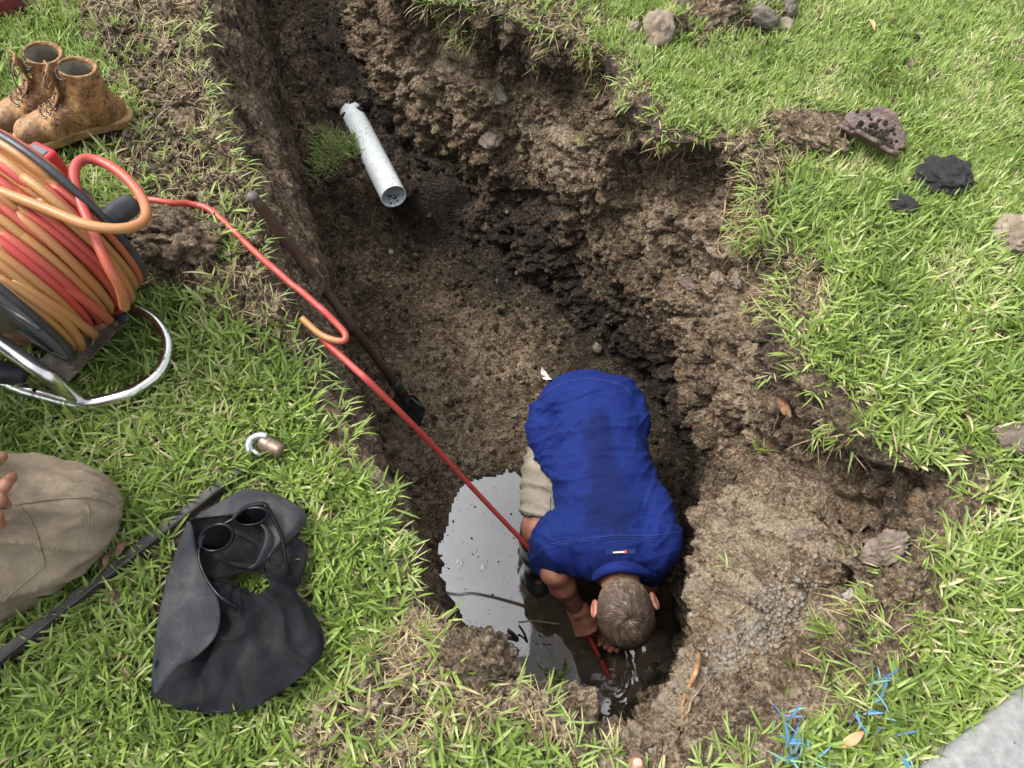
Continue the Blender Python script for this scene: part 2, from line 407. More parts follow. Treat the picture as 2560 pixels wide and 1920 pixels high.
DIRT_NEAR = PX([(700, 1490), (770, 1400), (890, 1330), (1000, 1310), (1130, 1430), (1250, 1500), (1330, 1580), (1250, 1600), (1150, 1590), (1010, 1600), (960, 1700), (620, 1700), (640, 1560)])
DIRT_TOP = PX([(1480, -40), (1740, -40), (1720, 60), (1640, 90), (1520, 110), (1370, 100), (1340, 60), (1440, 30)])
DIRT_R = PX([(1540, 330), (1640, 250), (1760, 225), (1840, 270), (1830, 350), (1720, 370), (1650, 450), (1590, 400)])
DIRT_R2 = PX([(1690, 560), (1780, 550), (1800, 610), (1760, 680), (1690, 670)])
DIRT_TOP2 = PX([(880, -80), (1300, -80), (1330, 60), (1280, 150), (1010, 60)])
def lawn_h(xy):
    p3 = np.stack([xy[..., 0], xy[..., 1], np.zeros(xy.shape[:-1])], -1)
    h = fbm(p3, 2.2, 3, 11)*.02
    e = np.clip(-polydist(xy, DIRT_BANK)/.08+.3, 0, 1); e2 = np.clip(-polydist(xy, DIRT_NEAR)/.06+.3, 0, 1); e3 = np.clip(-polydist(xy, DIRT_TOP)/.06, 0, 1)
    e = np.maximum(np.maximum(e, e2), e3); e = np.maximum(e, np.clip(-polydist(xy, DIRT_R)/.05, 0, 1)*.8)
    return h+e*(.018+fbm(p3, 7, 3, 3)*.045-np.clip(1-np.abs(fbm(p3, 12, 2, 90))*3, 0, 1)**3*.022+clods(p3, 16, 2)*.03+clods(p3, 42, 4)*.013)+clods(p3, 30, 9)*.006
def dry_lawn(xy):
    p3 = np.stack([xy[..., 0], xy[..., 1], np.zeros(xy.shape[:-1])], -1)
    d = .55+fbm(p3, 3, 3, 8)*.25
    d = d+.20*np.exp(-((xy[..., 0]-.1)**2+(xy[..., 1]-.15)**2)/.25)-.08*(xy[..., 1] > 1.1)
    return d
# the lawn soil: fine where it is seen, coarse to the horizon
fx = np.arange(-1.9, 1.9, .011); fy = np.arange(-.35, 4.0, .011)
ox = np.array([-60, -30, -15, -8, -5, -3.5, -2.6, -2.2]); oy1 = np.array([-60, -30, -12, -5, -2.5, -1.2, -.7]); oy2 = np.array([4.3, 4.8, 5.6, 7, 10, 16, 30, 60])
gx = np.concatenate([ox, fx, -ox[::-1]]); gy = np.concatenate([oy1, fy, oy2])
GX, GY = np.meshgrid(gx, gy, indexing='ij'); XY = np.stack([GX, GY], -1)
Hh = lawn_h(XY); Vg = np.concatenate([XY, Hh[..., None]], -1).reshape(-1, 3); Fg = grid_faces(len(gx), len(gy))[:, ::-1]
ins = inpoly(Vg[:, :2], RIMP)
pd = ~ins[Fg].any(1)
mesh_obj('ground', Vg, Fg[pd], SOIL, attrs={'dry': dry_lawn(XY)}).__setitem__('kind', 'structure')
# the pit wall: a lofted sheet with crumbling displacement along its normals
MR = 250
tt = np.linspace(0, 1, MR)[:, None, None]
out0 = RIMC+nrm2*0
up_ = np.array([0, 0, 1.])
rimz = lawn_h(RIMC[:, :2]); R0 = RIMC.copy(); R0[:, 2] = rimz
k1 = .24
S1 = np.clip(tt/k1, 0, 1); S2 = np.clip((tt-k1)/(1-k1), 0, 1)
e1 = 1-(1-S1)**1.0
base = R0[None]*(1-S1)+MIDC[None]*S1
base = np.where(tt > k1, MIDC[None]*(1-S2)+BOTC[None]*S2, base)
# round the shoulder
gu = np.roll(base, -1, 1)-np.roll(base, 1, 1); gv = np.gradient(base, axis=0)
N = np.cross(gu, gv); N /= np.linalg.norm(N, axis=-1)[..., None]+1e-9
if N[..., 2].mean() < 0: N = -N
edge = sstep(0, .10, tt[..., 0])
strat = noise(base*np.array([1, 1, 3.]), 4, 31)
def ridge(p, f, s_, k=3.0): return np.clip(1-np.abs(fbm(p, f, 2, s_))*k, 0, 1)**3
dsp = -ridge(base*np.array([1, 1, 1.5]), 4.5, 201, 3.4)*.050-ridge(base*np.array([1, 1, 1.3]), 12, 202)*.024-ridge(base, 30, 203)*.009+fbm(base, 4.2, 3, 21)*.072+fbm(base*np.array([1, 1, 1.7]), 13, 4, 22)*.030+(.25+1.05*sstep(-.22, .30, fbm(base, 3.4, 2, 210)))*((clods(base, 13, 23)-.4)*.034+(clods(base, 34, 24)-.4)*.020+(clods(base, 85, 25)-.4)*.008)+strat*.02
# an undercut below the turf and a dark hollow band low down
dep = -base[..., 2]
dsp = dsp-.020*np.exp(-((dep-.17-.05*noise(base, 5, 6))/.055)**2)*(1+noise(base, 6, 61))
leftside = (np.arange(NR)/NR < .40)[None]
nearr = np.exp(-((base[..., 0]-.50)**2+(base[..., 1]-.25)**2)/.035); low_ = np.exp(-((base[..., 0]-.72)**2+(base[..., 1]-.42)**2)/.06); terr = np.abs(noise(np.stack([(base[..., 0]*.75+base[..., 1]*.65)*2, (base[..., 0]*.65-base[..., 1]*.75)*9, base[..., 2]*5], -1), 1, 49)); dsp = dsp*(1+.7*low_)+low_*((clods(base, 7, 51)-.4)*.07-np.clip(1-terr*4, 0, 1)**2*.035+(clods(base, 18, 52)-.4)*.03)
dsp = np.where(leftside, dsp*.45-.008, dsp*(1-.45*nearr)-.012*nearr)
Vw = base+N*(dsp*edge)[..., None]
_in = inpoly(R0[:, :2]+nrm2[:, :2]*.02, RIMP); nout = np.where(_in[:, None], -nrm2, nrm2)
ring = R0+nout*.035; ring[:, 2] = lawn_h(ring[:, :2])-.006
Vw = np.concatenate([ring[None], Vw]); base = np.concatenate([ring[None], base]); dep = -base[..., 2]; MR += 1
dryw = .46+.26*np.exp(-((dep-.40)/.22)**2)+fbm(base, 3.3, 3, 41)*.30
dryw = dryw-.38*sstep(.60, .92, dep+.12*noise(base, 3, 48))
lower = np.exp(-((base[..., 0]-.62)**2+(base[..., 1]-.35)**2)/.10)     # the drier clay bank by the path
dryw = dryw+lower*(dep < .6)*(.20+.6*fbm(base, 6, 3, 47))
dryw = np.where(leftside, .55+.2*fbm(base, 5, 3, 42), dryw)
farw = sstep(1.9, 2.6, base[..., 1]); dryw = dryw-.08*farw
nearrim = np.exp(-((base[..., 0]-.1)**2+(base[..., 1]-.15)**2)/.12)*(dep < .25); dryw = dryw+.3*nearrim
Fw = grid_faces(MR, NR, True)
a_, b_, c_ = Vw.reshape(-1, 3)[Fw[:, 0]], Vw.reshape(-1, 3)[Fw[:, 1]], Vw.reshape(-1, 3)[Fw[:, 2]]
if np.cross(b_-a_, c_-a_)[:, 2].mean() < 0: Fw = Fw[:, ::-1]
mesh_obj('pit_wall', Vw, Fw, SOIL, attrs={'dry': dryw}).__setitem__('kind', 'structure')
# the floor
WATER_Z = -1.085
POOL = np.array([P(u, v, WATER_Z)[:2] for u, v in [(1112, 1290), (1160, 1225), (1215, 1190), (1270, 1172), (1300, 1195), (1340, 1230), (1420, 1260), (1500, 1300), (1640, 1400), (1700, 1470), (1720, 1600), (1700, 1800), (1560, 1950), (1400, 1900), (1290, 1760), (1230, 1650), (1170, 1570), (1120, 1480), (1104, 1380)]])
def floor_z(xy):
    p3 = np.stack([xy[..., 0], xy[..., 1], np.zeros(xy.shape[:-1])], -1)
    step = sstep(2.08, 2.22, xy[..., 1]+noise(p3, 5, 71)*.10+.10*np.abs(xy[..., 0]+.7))
    d = polydist(xy, POOL)+fbm(p3, 9, 4, 72)*.034+fbm(p3, 40, 3, 78)*.010
    z = -1.081+np.clip(d, -.06, .4)*.12
    z = z+step*.20+np.clip(d/.15, 0, 1)*(fbm(p3, 3, 3, 73)*.03+fbm(p3, 9, 3, 77)*.022)
    land = sstep(-.01, .06, d)
    cm_ = sstep(.42, .62, fbm(p3, 6, 2, 79)+.5); rg_ = np.clip(1-np.abs(fbm(p3, 8, 2, 88))*3, 0, 1)**3*.012+np.clip(1-np.abs(fbm(p3, 22, 2, 89))*3, 0, 1)**3*.003; z = z-land*rg_
    z = z+land*((clods(p3, 12, 74)-.3)*.030*cm_+(clods(p3, 30, 75)-.3)*.020+(clods(p3, 70, 76)-.3)*.010)
    z = np.where(d > .012, np.maximum(z, WATER_Z+.004), z); z = np.where(d < 0, np.minimum(z, WATER_Z-.006), z)
    return z, d
fx = np.arange(-1.6, 1.0, .0085); fy = np.arange(-.05, 4.5, .0085)
GX, GY = np.meshgrid(fx, fy, indexing='ij'); XY = np.stack([GX, GY], -1)
BOTP = BOTC[::8, :2]
inb = polydist(XY[::2, ::2], BOTP); inb = np.repeat(np.repeat(inb, 2, 0), 2, 1)[:len(fx), :len(fy)] < .12
Zf, dpool = floor_z(XY); p3 = np.concatenate([XY, Zf[..., None]], -1)
dryf = .56+fbm(p3, 2.6, 3, 81)*.25+.20*np.exp(-((XY[..., 0]+.10)**2/.16+(XY[..., 1]-1.15)**2/.30))-.2*np.exp(-((dpool-.0)/.10)**2)
dryf = dryf-.0*(XY[..., 1] > 1.7)
# wetter and darker along the foot of the right wall
rw = BOTC[int(NR*.42):int(NR*.93):12, :2]
dd = np.full(XY.shape[:-1], 9.)
for q in rw: dd = np.minimum(dd, (XY[..., 0]-q[0])**2+(XY[..., 1]-q[1])**2)
dryf = dryf-.40*np.exp(-dd/.03)
Ff = grid_faces(len(fx), len(fy))[:, ::-1]; keep = inb.reshape(-1)[Ff].all(1)
mesh_obj('pit_floor', p3, Ff[keep], SOIL, attrs={'dry': dryf}).__setitem__('kind', 'structure')
# the water
m, t, b = new_mat('muddy_water')
n_ = texn(t, 14, 6, .7); b.inputs['Base Color'].default_value = (.05, .037, .025, 1)
t.links.new(ramp(t, [(.3, (.030, .022, .015)), (.7, (.075, .058, .042))], n_), b.inputs['Base Color'])
b.inputs['Roughness'].default_value = .03; b.inputs['Specular IOR Level'].default_value = .6
fm = math_(t, 'ADD', attr(t, 'ior_patch'), math_(t, 'MULTIPLY', math_(t, 'SUBTRACT', texn(t, 30, 6, .7), .5), 1.2)); fm = math_(t, 'SUBTRACT', fm, math_(t, 'MULTIPLY', math_(t, 'GREATER_THAN', texn(t, 75, 5, .75), .645), .7)); fm = ramp(t, [(.38, (0, 0, 0)), (.60, (.85, .85, .85)), (.95, (1, 1, 1))], fm)
t.links.new(math_(t, 'ADD', 1.36, math_(t, 'MULTIPLY', fm, .74)), b.inputs['IOR'])      # higher IOR inside two ragged-edged patches of the pool
WATER = m
fx = np.arange(-.32, .68, .0035); fy = np.arange(.0, 1.15, .0035)
GX, GY = np.meshgrid(fx, fy, indexing='ij'); XY = np.stack([GX, GY], -1); p3 = np.concatenate([XY, np.zeros(XY.shape[:-1]+(1,))], -1)
c0 = P(1530, 1700, WATER_Z); r_ = np.hypot(XY[..., 0]-c0[0], XY[..., 1]-c0[1])
zz = WATER_Z+np.zeros(r_.shape)
amp = np.exp(-r_/.045)
zz += .0010*amp*(.6+noise(p3, 9, 44))*np.sin((r_+noise(p3, 6, 4)*.01)*2*np.pi/.017)
act = np.exp(-(((XY[..., 0]-.36)/.20)**2+((XY[..., 1]-.28)/.17)**2))
zz += act*(noise(p3*np.array([1.6, .8, 1]), 16, 5)*.0042+noise(p3, 38, 6)*.0011)
zz += noise(p3, 5, 9)*.0004
for q in [(1352, 1588, .010), (1372, 1620, .009), (1338, 1613, .005), (1358, 1615, .004), (1349, 1645, .004), (1150, 1408, .009), (1210, 1418, .005), (1392, 1585, .004), (1455, 1668, .006), (1448, 1690, .005), (1470, 1712, .005), (1460, 1680, .004)]:
    c = P(q[0], q[1], WATER_Z); r2 = np.hypot(XY[..., 0]-c[0], XY[..., 1]-c[1]); zz += .0008*np.exp(-((r2-q[2]*.9)/.0022)**2)
Vp = np.concatenate([XY, zz[..., None]], -1)
IOR_A = np.array([P(u, v, WATER_Z)[:2] for u, v in [(1050, 1150), (1400, 1150), (1340, 1380), (1312, 1430), (1300, 1480), (1322, 1530), (1330, 1575), (1322, 1640), (1050, 1640)]])
IOR_B = np.array([P(u, v, WATER_Z)[:2] for u, v in [(1585, 1560), (1560, 1640), (1590, 1690), (1500, 1760), (1440, 1850), (1700, 1850), (1660, 1700), (1655, 1560)]])
f1 = np.clip(.5-polydist(XY, IOR_A)/.03, 0, 1); f2 = np.clip(.5-polydist(XY, IOR_B)/.05, 0, 1)*.9; ior_v = np.maximum(f1, f2)
o = mesh_obj('water', Vp, grid_faces(len(fx), len(fy))[:, ::-1], WATER, attrs={'ior_patch': ior_v}); o['kind'] = 'structure'
# the flat concrete path in the corner
g = Geo(); a = P(2262, 1935); c = P(2620, 1655); dr = (c-a)/np.linalg.norm(c-a); nr_ = np.array([dr[1], -dr[0], 0])
q0 = a-dr*3; q1 = a+dr*3; hw = 1.2
n1_, m1_ = 260, 110
S_, T_ = np.meshgrid(np.linspace(0, 1, n1_), np.concatenate([[0], np.linspace(.0, 1, m1_-1)**1.6]), indexing='ij')
V = q0+(q1-q0)*S_[..., None]+nr_*(T_*hw)[..., None]
V[..., 2] = .045+noise(V, 30, 3)*.0006-.012*np.exp(-T_*hw/.006)
V[:, 0, 2] = -.12
V[:, 0, :2] += (noise(V[:, 0], 40, 8)*.001)[:, None]
CONC = M('concrete', (.3, .29, .27), scale=60, rough=.9, stops=[(.25, (.135, .135, .130)), (.5, (.20, .20, .192)), (.75, (.27, .27, .26))], bmp=(220, .0015))
t = CONC.node_tree; b = t.nodes['Principled BSDF']; pr = b.inputs['Base Color'].links[0].from_socket
pit_ = math_(t, 'MULTIPLY', math_(t, 'LESS_THAN', texn(t, 45, kind='v'), .10), math_(t, 'GREATER_THAN', texn(t, 20, 2), .5))
t.links.new(mixc(t, math_(t, 'MULTIPLY', pit_, .75), pr, (.06, .055, .05)), b.inputs['Base Color'])
Fp = grid_faces(n1_, m1_)
o = mesh_obj('concrete_path', V, Fp, CONC); o['kind'] = 'structure'
if np.mean([p_.normal.z for p_ in o.data.polygons]) < 0: o.data.flip_normals()
PATH_LINE = (a[:2], nr_[:2])
# ------------------------------------------------------------ grass
def grass_mat(name, stops, transl=.3):
    m, t, b = new_mat(name)
    tint = attr(t, 'tint'); n = texn(t, 7, 3)
    d = math_(t, 'ADD', tint, math_(t, 'MULTIPLY', math_(t, 'SUBTRACT', n, .5), .25))
    col = ramp(t, stops, d); along = attr(t, 'along')
    col = mixc(t, math_(t, 'MULTIPLY', math_(t, 'SUBTRACT', 1.0, along), .45), col, (.30, .30, .13))
    t.links.new(col, b.inputs['Base Color']); b.inputs['Roughness'].default_value = .42; b.inputs['Specular IOR Level'].default_value = .45
    tr = t.nodes.new('ShaderNodeBsdfTranslucent'); t.links.new(col, tr.inputs[0])
    ms = t.nodes.new('ShaderNodeMixShader'); ms.inputs[0].default_value = transl
    t.links.new(b.outputs[0], ms.inputs[1]); t.links.new(tr.outputs[0], ms.inputs[2])
    t.links.new(ms.outputs[0], t.nodes['Material Output'].inputs['Surface']); return m
GREEN = [(0, (.055, .108, .012)), (.3, (.135, .230, .028)), (.6, (.255, .375, .062)), (.78, (.36, .46, .15)), (.88, (.50, .48, .24)), (1, (.60, .49, .30))]
GRASS = grass_mat('grass', GREEN)
STRAW = grass_mat('straw', [(0, (.17, .11, .05)), (.4, (.34, .24, .12)), (.8, (.48, .38, .20)), (1, (.20, .28, .06))], .15)
BLUE = grass_mat('painted_grass', [(0, (.03, .13, .36)), (.45, (.04, .22, .58)), (.7, (.10, .30, .40)), (1, (.14, .30, .12))], .1)
def blades(name, root, az, lean, ln, wd, tint, mat, kind='stuff', parent=None, segs=4, curl=None):
    """ribbon leaves: root N,3; az direction; lean from upright (rad) at the base, bending over towards the tip"""
    n = len(root); s_ = np.linspace(0, 1, segs+1)
    curl = rng.normal(.35, .35, n) if curl is None else curl
    th = lean[:, None]+curl[:, None]*s_[None]                       # angle from vertical along the blade
    dl = (ln/segs)[:, None]
    hx = np.cumsum(np.sin(th)*dl, 1)-np.sin(th)*dl; hz = np.cumsum(np.cos(th)*dl, 1)-np.cos(th)*dl
    d = np.stack([np.cos(az), np.sin(az)], 1); side = np.stack([-d[:, 1], d[:, 0]], 1)
    sway = (rng.normal(0, .10, n)*ln)[:, None]*s_[None]**2
    c = np.stack([root[:, 0:1]+hx*d[:, 0:1]+sway*side[:, 0:1], root[:, 1:2]+hx*d[:, 1:2]+sway*side[:, 1:2], root[:, 2:3]+hz], -1)
    prof = np.interp(s_, [0, .2, .55, .85, 1], [.55, .95, 1, .62, .06])
    roll = rng.normal(0, .35, n)
    sx = np.cos(roll); wv = wd[:, None]*prof[None]*.5
    off = np.stack([side[:, 0:1]*wv*sx[:, None], side[:, 1:2]*wv*sx[:, None], wv*np.sin(roll)[:, None]], -1)
    fold = np.stack([0*wv, 0*wv, wv*.38], -1)
    V = np.stack([c-off+fold, c, c+off+fold], 2)                    # n, segs+1, 3, 3
    k = 3*(segs+1); base_ = (np.arange(n)*k)[:, None, None]
    i = np.arange(segs)[:, None]; j = np.arange(2)[None]
    q = np.stack([i*3+j, i*3+j+1, (i+1)*3+j+1, (i+1)*3+j], -1).reshape(-1, 4)
    Fc = (base_+q[None]).reshape(-1, 4)
    o = mesh_obj(name, V.reshape(-1, 3), Fc, mat, parent, True, {'tint': np.repeat(tint, k), 'along': np.tile(np.repeat(s_, 3), n)})
    if kind: o['kind'] = kind
    return o
def leaves_from_nodes(pts, per, lnr, wdr, upright, tintm, tints=.16):
    """sprays of leaves growing from shared nodes"""
    n = len(pts); k = per; root = np.repeat(pts, k, 0)+rng.normal(0, .003, (n*k, 3))*[1, 1, .3]
    a0 = noise(pts*[1, 1, 0], 6, 31)*7+rng.normal(0, .5, n); az = np.repeat(a0, k)+np.tile(np.linspace(-1.5, 1.5, k), n)*rng.choice([1, 1, 2], n).repeat(k)+rng.normal(0, .6, n*k)
    lean = np.clip(rng.normal(upright, .32, n*k), .05, 1.6)
    ln = (lnr[0]+(lnr[1]-lnr[0])*rng.random(n*k)**1.4)*np.repeat(rng.uniform(.75, 1.2, n), k); wd = rng.uniform(wdr[0], wdr[1], n*k)
    tint = np.clip(np.repeat(rng.normal(tintm, tints, n), k)+rng.normal(0, .10, n*k), 0, .85)
    patchy = np.repeat(fbm(pts*[1, 1, 0], 5, 3, 66), k); tint = np.clip(tint+patchy*.35, 0, .86); dead = rng.random(n*k) < np.clip(.035+patchy*.22, .01, .28); tint[dead] = rng.uniform(.85, 1, dead.sum())
    return root, az, lean, ln, wd, tint
def scatter(x0, x1, y0, y1, dens):
    n = int((x1-x0)*(y1-y0)*dens); return np.stack([rng.uniform(x0, x1, n), rng.uniform(y0, y1, n)], 1)
def in_view(xy, pad=140):
    t_ = xy[:, 1]*cp+CH*sp; u = 1280+F*xy[:, 0]/t_; v = 960-F*(xy[:, 1]*sp-CH*cp)/t_
    return (u > -pad) & (u < 2560+pad) & (v > -pad) & (v < 1920+pad)
RIMD = RIMC[::5, :2]
OBST = []      # footprints no leaf may grow through: (polygon, margin)
def lawn_density(xy):
    d = np.ones(len(xy)); rd = polydist(xy, RIMD)
    p3 = np.concatenate([xy, np.zeros((len(xy), 1))], 1); nz = fbm(p3, 9, 3, 55)
    rgt = xy[:, 0] > .3; d *= np.where(rgt, sstep(.005, .10, rd+nz*.10), sstep(.005, .075, rd+nz*.06))
    for poly, v0, soft in ((DIRT_BANK, .035, .05), (DIRT_NEAR, .10, .06), (DIRT_TOP, .22, .05), (DIRT_TOP2, .25, .05), (DIRT_R, .10, .05), (DIRT_R2, .2, .04)):
        q = polydist(xy, poly)+nz*.06; d *= v0+(1-v0)*sstep(-soft, soft*.6, q)
    bank = polydist(xy, DIRT_BANK) < 0
    d = np.where(bank & (nz > .38) & (rd > .03), np.maximum(d, .5), d)     # tufts that survive on the bank
    pn, nn = PATH_LINE; s_ = (xy-pn)@nn; d = np.where(s_ > -.006, 0, d)
    return d, rd
def big_scatter(dens, lo=-2.1, hi=2.1, ylo=-.3, yhi=3.3):
    xy = scatter(lo, hi, ylo, yhi, dens); xy = xy[in_view(xy)]
    d, rd = lawn_density(xy); k = rng.random(len(xy)) < d; return xy[k], rd[k]
def obst(xy, extra=0.0):
    k = np.ones(len(xy), bool)
    for poly, mg in OBST: k &= polydist(xy, poly) > mg+extra
    return k
# ------------------------------------------------------------ the man bending in the pit
def skin_mat():
    m, t, b = new_mat('skin')
    n = texn(t, 30, 5); n2 = texn(t, 160, 4)
    col = ramp(t, [(.3, (.19, .072, .042)), (.55, (.31, .135, .085)), (.75, (.40, .20, .13))], n)
    t.links.new(col, b.inputs['Base Color']); b.inputs['Roughness'].default_value = .5
    b.inputs['Subsurface Weight'].default_value = .08; b.inputs['Subsurface Radius'].default_value = (.012, .004, .002); b.inputs['Subsurface Scale'].default_value = .5
    bump(t, b, math_(t, 'ADD', n2, math_(t, 'MULTIPLY', texn(t, 420, kind='v'), .5)), .0016); return m
SKIN = skin_mat()
def shirt_mat():
    m, t, b = new_mat('blue_shirt')
    n = texn(t, 5.5, 6, .6); n2 = texn(t, 14, 6, .7)
    # sweat down the spine: a darker stain with ragged edges, fixed in the cloth
    st = attr(t, 'sweat')
    d = math_(t, 'ADD', st, math_(t, 'MULTIPLY', math_(t, 'SUBTRACT', n2, .5), 1.5)); d = math_(t, 'ADD', d, math_(t, 'MULTIPLY', math_(t, 'SUBTRACT', n, .5), .7))
    wet = ramp(t, [(.36, (0, 0, 0)), (.66, (1, 1, 1))], d)
    base_ = ramp(t, [(.3, (.0055, .014, .098)), (.7, (.0085, .021, .128))], texn(t, 9, 6, .7))
    col = mixc(t, math_(t, 'MULTIPLY', wet, .68), base_, (.004, .008, .042))
    sp_ = math_(t, 'MULTIPLY', math_(t, 'LESS_THAN', texn(t, 75, kind='v'), .045), math_(t, 'GREATER_THAN', texn(t, 17, 2), .55))
    col = mixc(t, math_(t, 'MULTIPLY', sp_, .7), col, (.35, .36, .45))
    t.links.new(col, b.inputs['Base Color']); b.inputs['Roughness'].default_value = .72; b.inputs['Specular IOR Level'].default_value = .12
    b.inputs['Sheen Weight'].default_value = .03; b.inputs['Sheen Tint'].default_value = (.4, .5, 1, 1)
    wv = t.nodes.new('ShaderNodeTexNoise'); wv.inputs['Scale'].default_value = 900
    k = texn(t, 26, 5, .6, sc3=(.5, 2.2, 1)); bump(t, b, math_(t, 'ADD', k, math_(t, 'MULTIPLY', wv.outputs[0], .12)), .006)
    return m
SHIRT = shirt_mat()
man = thing('person', 'man in blue work shirt bending head down in the pit, holding the red hose', 'person', P(1440, 1440, -1.12))
# --- key points of the figure (metres); the back faces the camera
def at(u, v, t): return Dp(u, v, t)
sec = [  # u, v, depth of the back surface, half width px, half thickness
 (1476, 1015, 2.235, 126, .100), (1480, 1080, 2.19, 136, .118), (1497, 1150, 2.15, 122, .12), (1510, 1215, 2.11, 122, .122),
 (1520, 1280, 2.08, 130, .12), (1524, 1335, 2.07, 134, .105), (1522, 1372, 2.075, 130, .088)]
TORSO = []
for u, v, t_, hw, ht in sec:
    s_ = at(u, v, t_); vd = s_-np.array([0, 0, CH]); vd /= np.linalg.norm(vd); TORSO.append((s_+vd*ht, hw*(t_+ht)/F, ht, vd))
def torso_axes(i):
    a = TORSO[max(i-1, 0)][0]; b = TORSO[min(i+1, len(TORSO)-1)][0]; T_ = b-a; T_ /= np.linalg.norm(T_)
    vd = TORSO[i][3]; X = np.cross(T_, vd); X /= np.linalg.norm(X); Z = np.cross(X, T_); return np.stack([X, T_, Z], 1)
# --- head frame
HC = at(1563, 1527, 2.03)                     # centre of the cranium
vd = HC-np.array([0, 0, CH]); C_ = -vd/np.linalg.norm(vd)
Xh = np.array([1, 0, 0.]); Xh -= C_*(Xh@C_); Xh /= np.linalg.norm(Xh)
rot = math.radians(-7); Dn = np.cross(Xh, C_)      # Dn: away from the neck, in the picture downwards
if Dn[1] > 0: Dn = -Dn
X2 = Xh*math.cos(rot)+Dn*math.sin(rot); Dn = Dn*math.cos(rot)-Xh*math.sin(rot); Xh = X2
al = math.radians(38)
HU = math.cos(al)*C_+math.sin(al)*Dn         # up axis of the head
HB = math.sin(al)*C_-math.cos(al)*Dn         # back of the head
HF = -HB
HM = np.stack([Xh, HB, HU], 1)               # local x right, y back, z up
def hp(x, y, z): return HC+HM@np.array([x, y, z])
neck_b = hp(0, .045, -.075); c7 = at(1548, 1400, 2.085)+np.array([0, 0, -.075])
# --- arms and legs
shL, shR = at(1396, 1362, 2.20), at(1640, 1362, 2.20)
elL, wrL = P(1386, 1430, -.68), P(1440, 1518, -.865)
elR, wrR = np.array([.40, .52, -.80]), np.array([.355, .46, -.96])
hipL, hipR = at(1408, 1055, 2.36), at(1555, 1055, 2.40)
knL, anL = P(1350, 1322, -.72), P(1347, 1412, -1.06)
knR, anR = np.array([.40, .66, -.78]), np.array([.38, .64, -1.03])
toL = anL+np.array([.0, -.13, -.09]); toR = anR+np.array([.0, -.13, -.11])
sd_ = SDF((-.12, .12, -1.25), (.68, 1.2, -.28), .0048)
for i in range(len(TORSO)):
    c, hw, ht, vd_ = TORSO[i]; sd_.ell(c+vd_*.01, (hw*.86, .085, ht*.86), torso_axes(i), k=.05)
sd_.cap(TORSO[-1][0], c7, .07, .058, .04).cap(c7, neck_b, .058, .054, .03)
# arms
sd_.chain([TORSO[5][0]+(shL-TORSO[5][0])*.7, shL, elL, elL+(wrL-elL)*.35, wrL], [.055, .050, .037, .037, .026], .025)
sd_.chain([TORSO[5][0]+(shR-TORSO[5][0])*.7, shR, elR, elR+(wrR-elR)*.35, wrR], [.055, .052, .040, .041, .027], .025)
# legs
sd_.chain([hipL, hipL+(knL-hipL)*.5, knL], [.070, .062, .052], .04).chain([knL, knL+(anL-knL)*.35, anL, toL], [.054, .052, .038, .032], .02)
sd_.chain([hipR, hipR+(knR-hipR)*.5, knR], [.070, .062, .052], .04).chain([knR, knR+(anR-knR)*.35, anR, toR], [.054, .052, .038, .032], .02)
# cranium, face, jaw, nose, brow, ears
RH = HM
sd_.ell(HC, (.073, .092, .082), RH, .02).ell(hp(0, -.02, -.012), (.066, .075, .072), RH, .03)
sd_.ell(hp(0, -.045, -.062), (.052, .048, .052), RH, .03).ell(hp(0, -.072, -.098), (.026, .022, .020), RH, .02)
sd_.cap(hp(0, -.094, -.018), hp(0, -.114, -.048), .008, .012, .012).ell(hp(0, -.086, -.010), (.046, .014, .010), RH, .015)
for s_ in (-1, 1):
    sd_.ell(hp(s_*.030, -.099, -.024), (.014, .012, .010), RH, .008, op='sub'); sd_.ell(hp(s_*.030, -.085, -.024), (.012, .012, .009), RH, .004)
    sd_.ell(hp(s_*.046, -.072, -.045), (.018, .018, .016), RH, .015)
sd_.cap(hp(-.020, -.094, -.072), hp(.020, -.094, -.072), .007, .007, .006)
sd_.build('body', SKIN, man)
# ears (finer, so that the rim reads)
for s_ in (-1, 1):
    e = SDF(hp(s_*.085, .005, -.02)-.055, hp(s_*.085, .005, -.02)+.055, .0019)
    er = math.radians(28)*s_; Re = HM@np.array([[math.cos(er), -math.sin(er), 0], [math.sin(er), math.cos(er), 0], [0, 0, 1]])
    c = hp(s_*.083, .006, -.018)
    e.ell(c, (.0085, .020, .033), Re, 0); e.ell(c+Re@np.array([s_*.009, -.002, .004]), (.0065, .012, .021), Re, .004, op='sub')
    e.ell(hp(s_*.080, -.003, -.045), (.006, .009, .011), Re, .008); e.ell(hp(s_*.072, -.006, -.018), (.012, .010, .016), Re, .006)
    ear_m = bpy.data.materials.get('ear_skin') or M('ear_skin', (.40, .15, .11), (.52, .22, .165), scale=60, rough=.45)
    e.build('ear', ear_m, man)
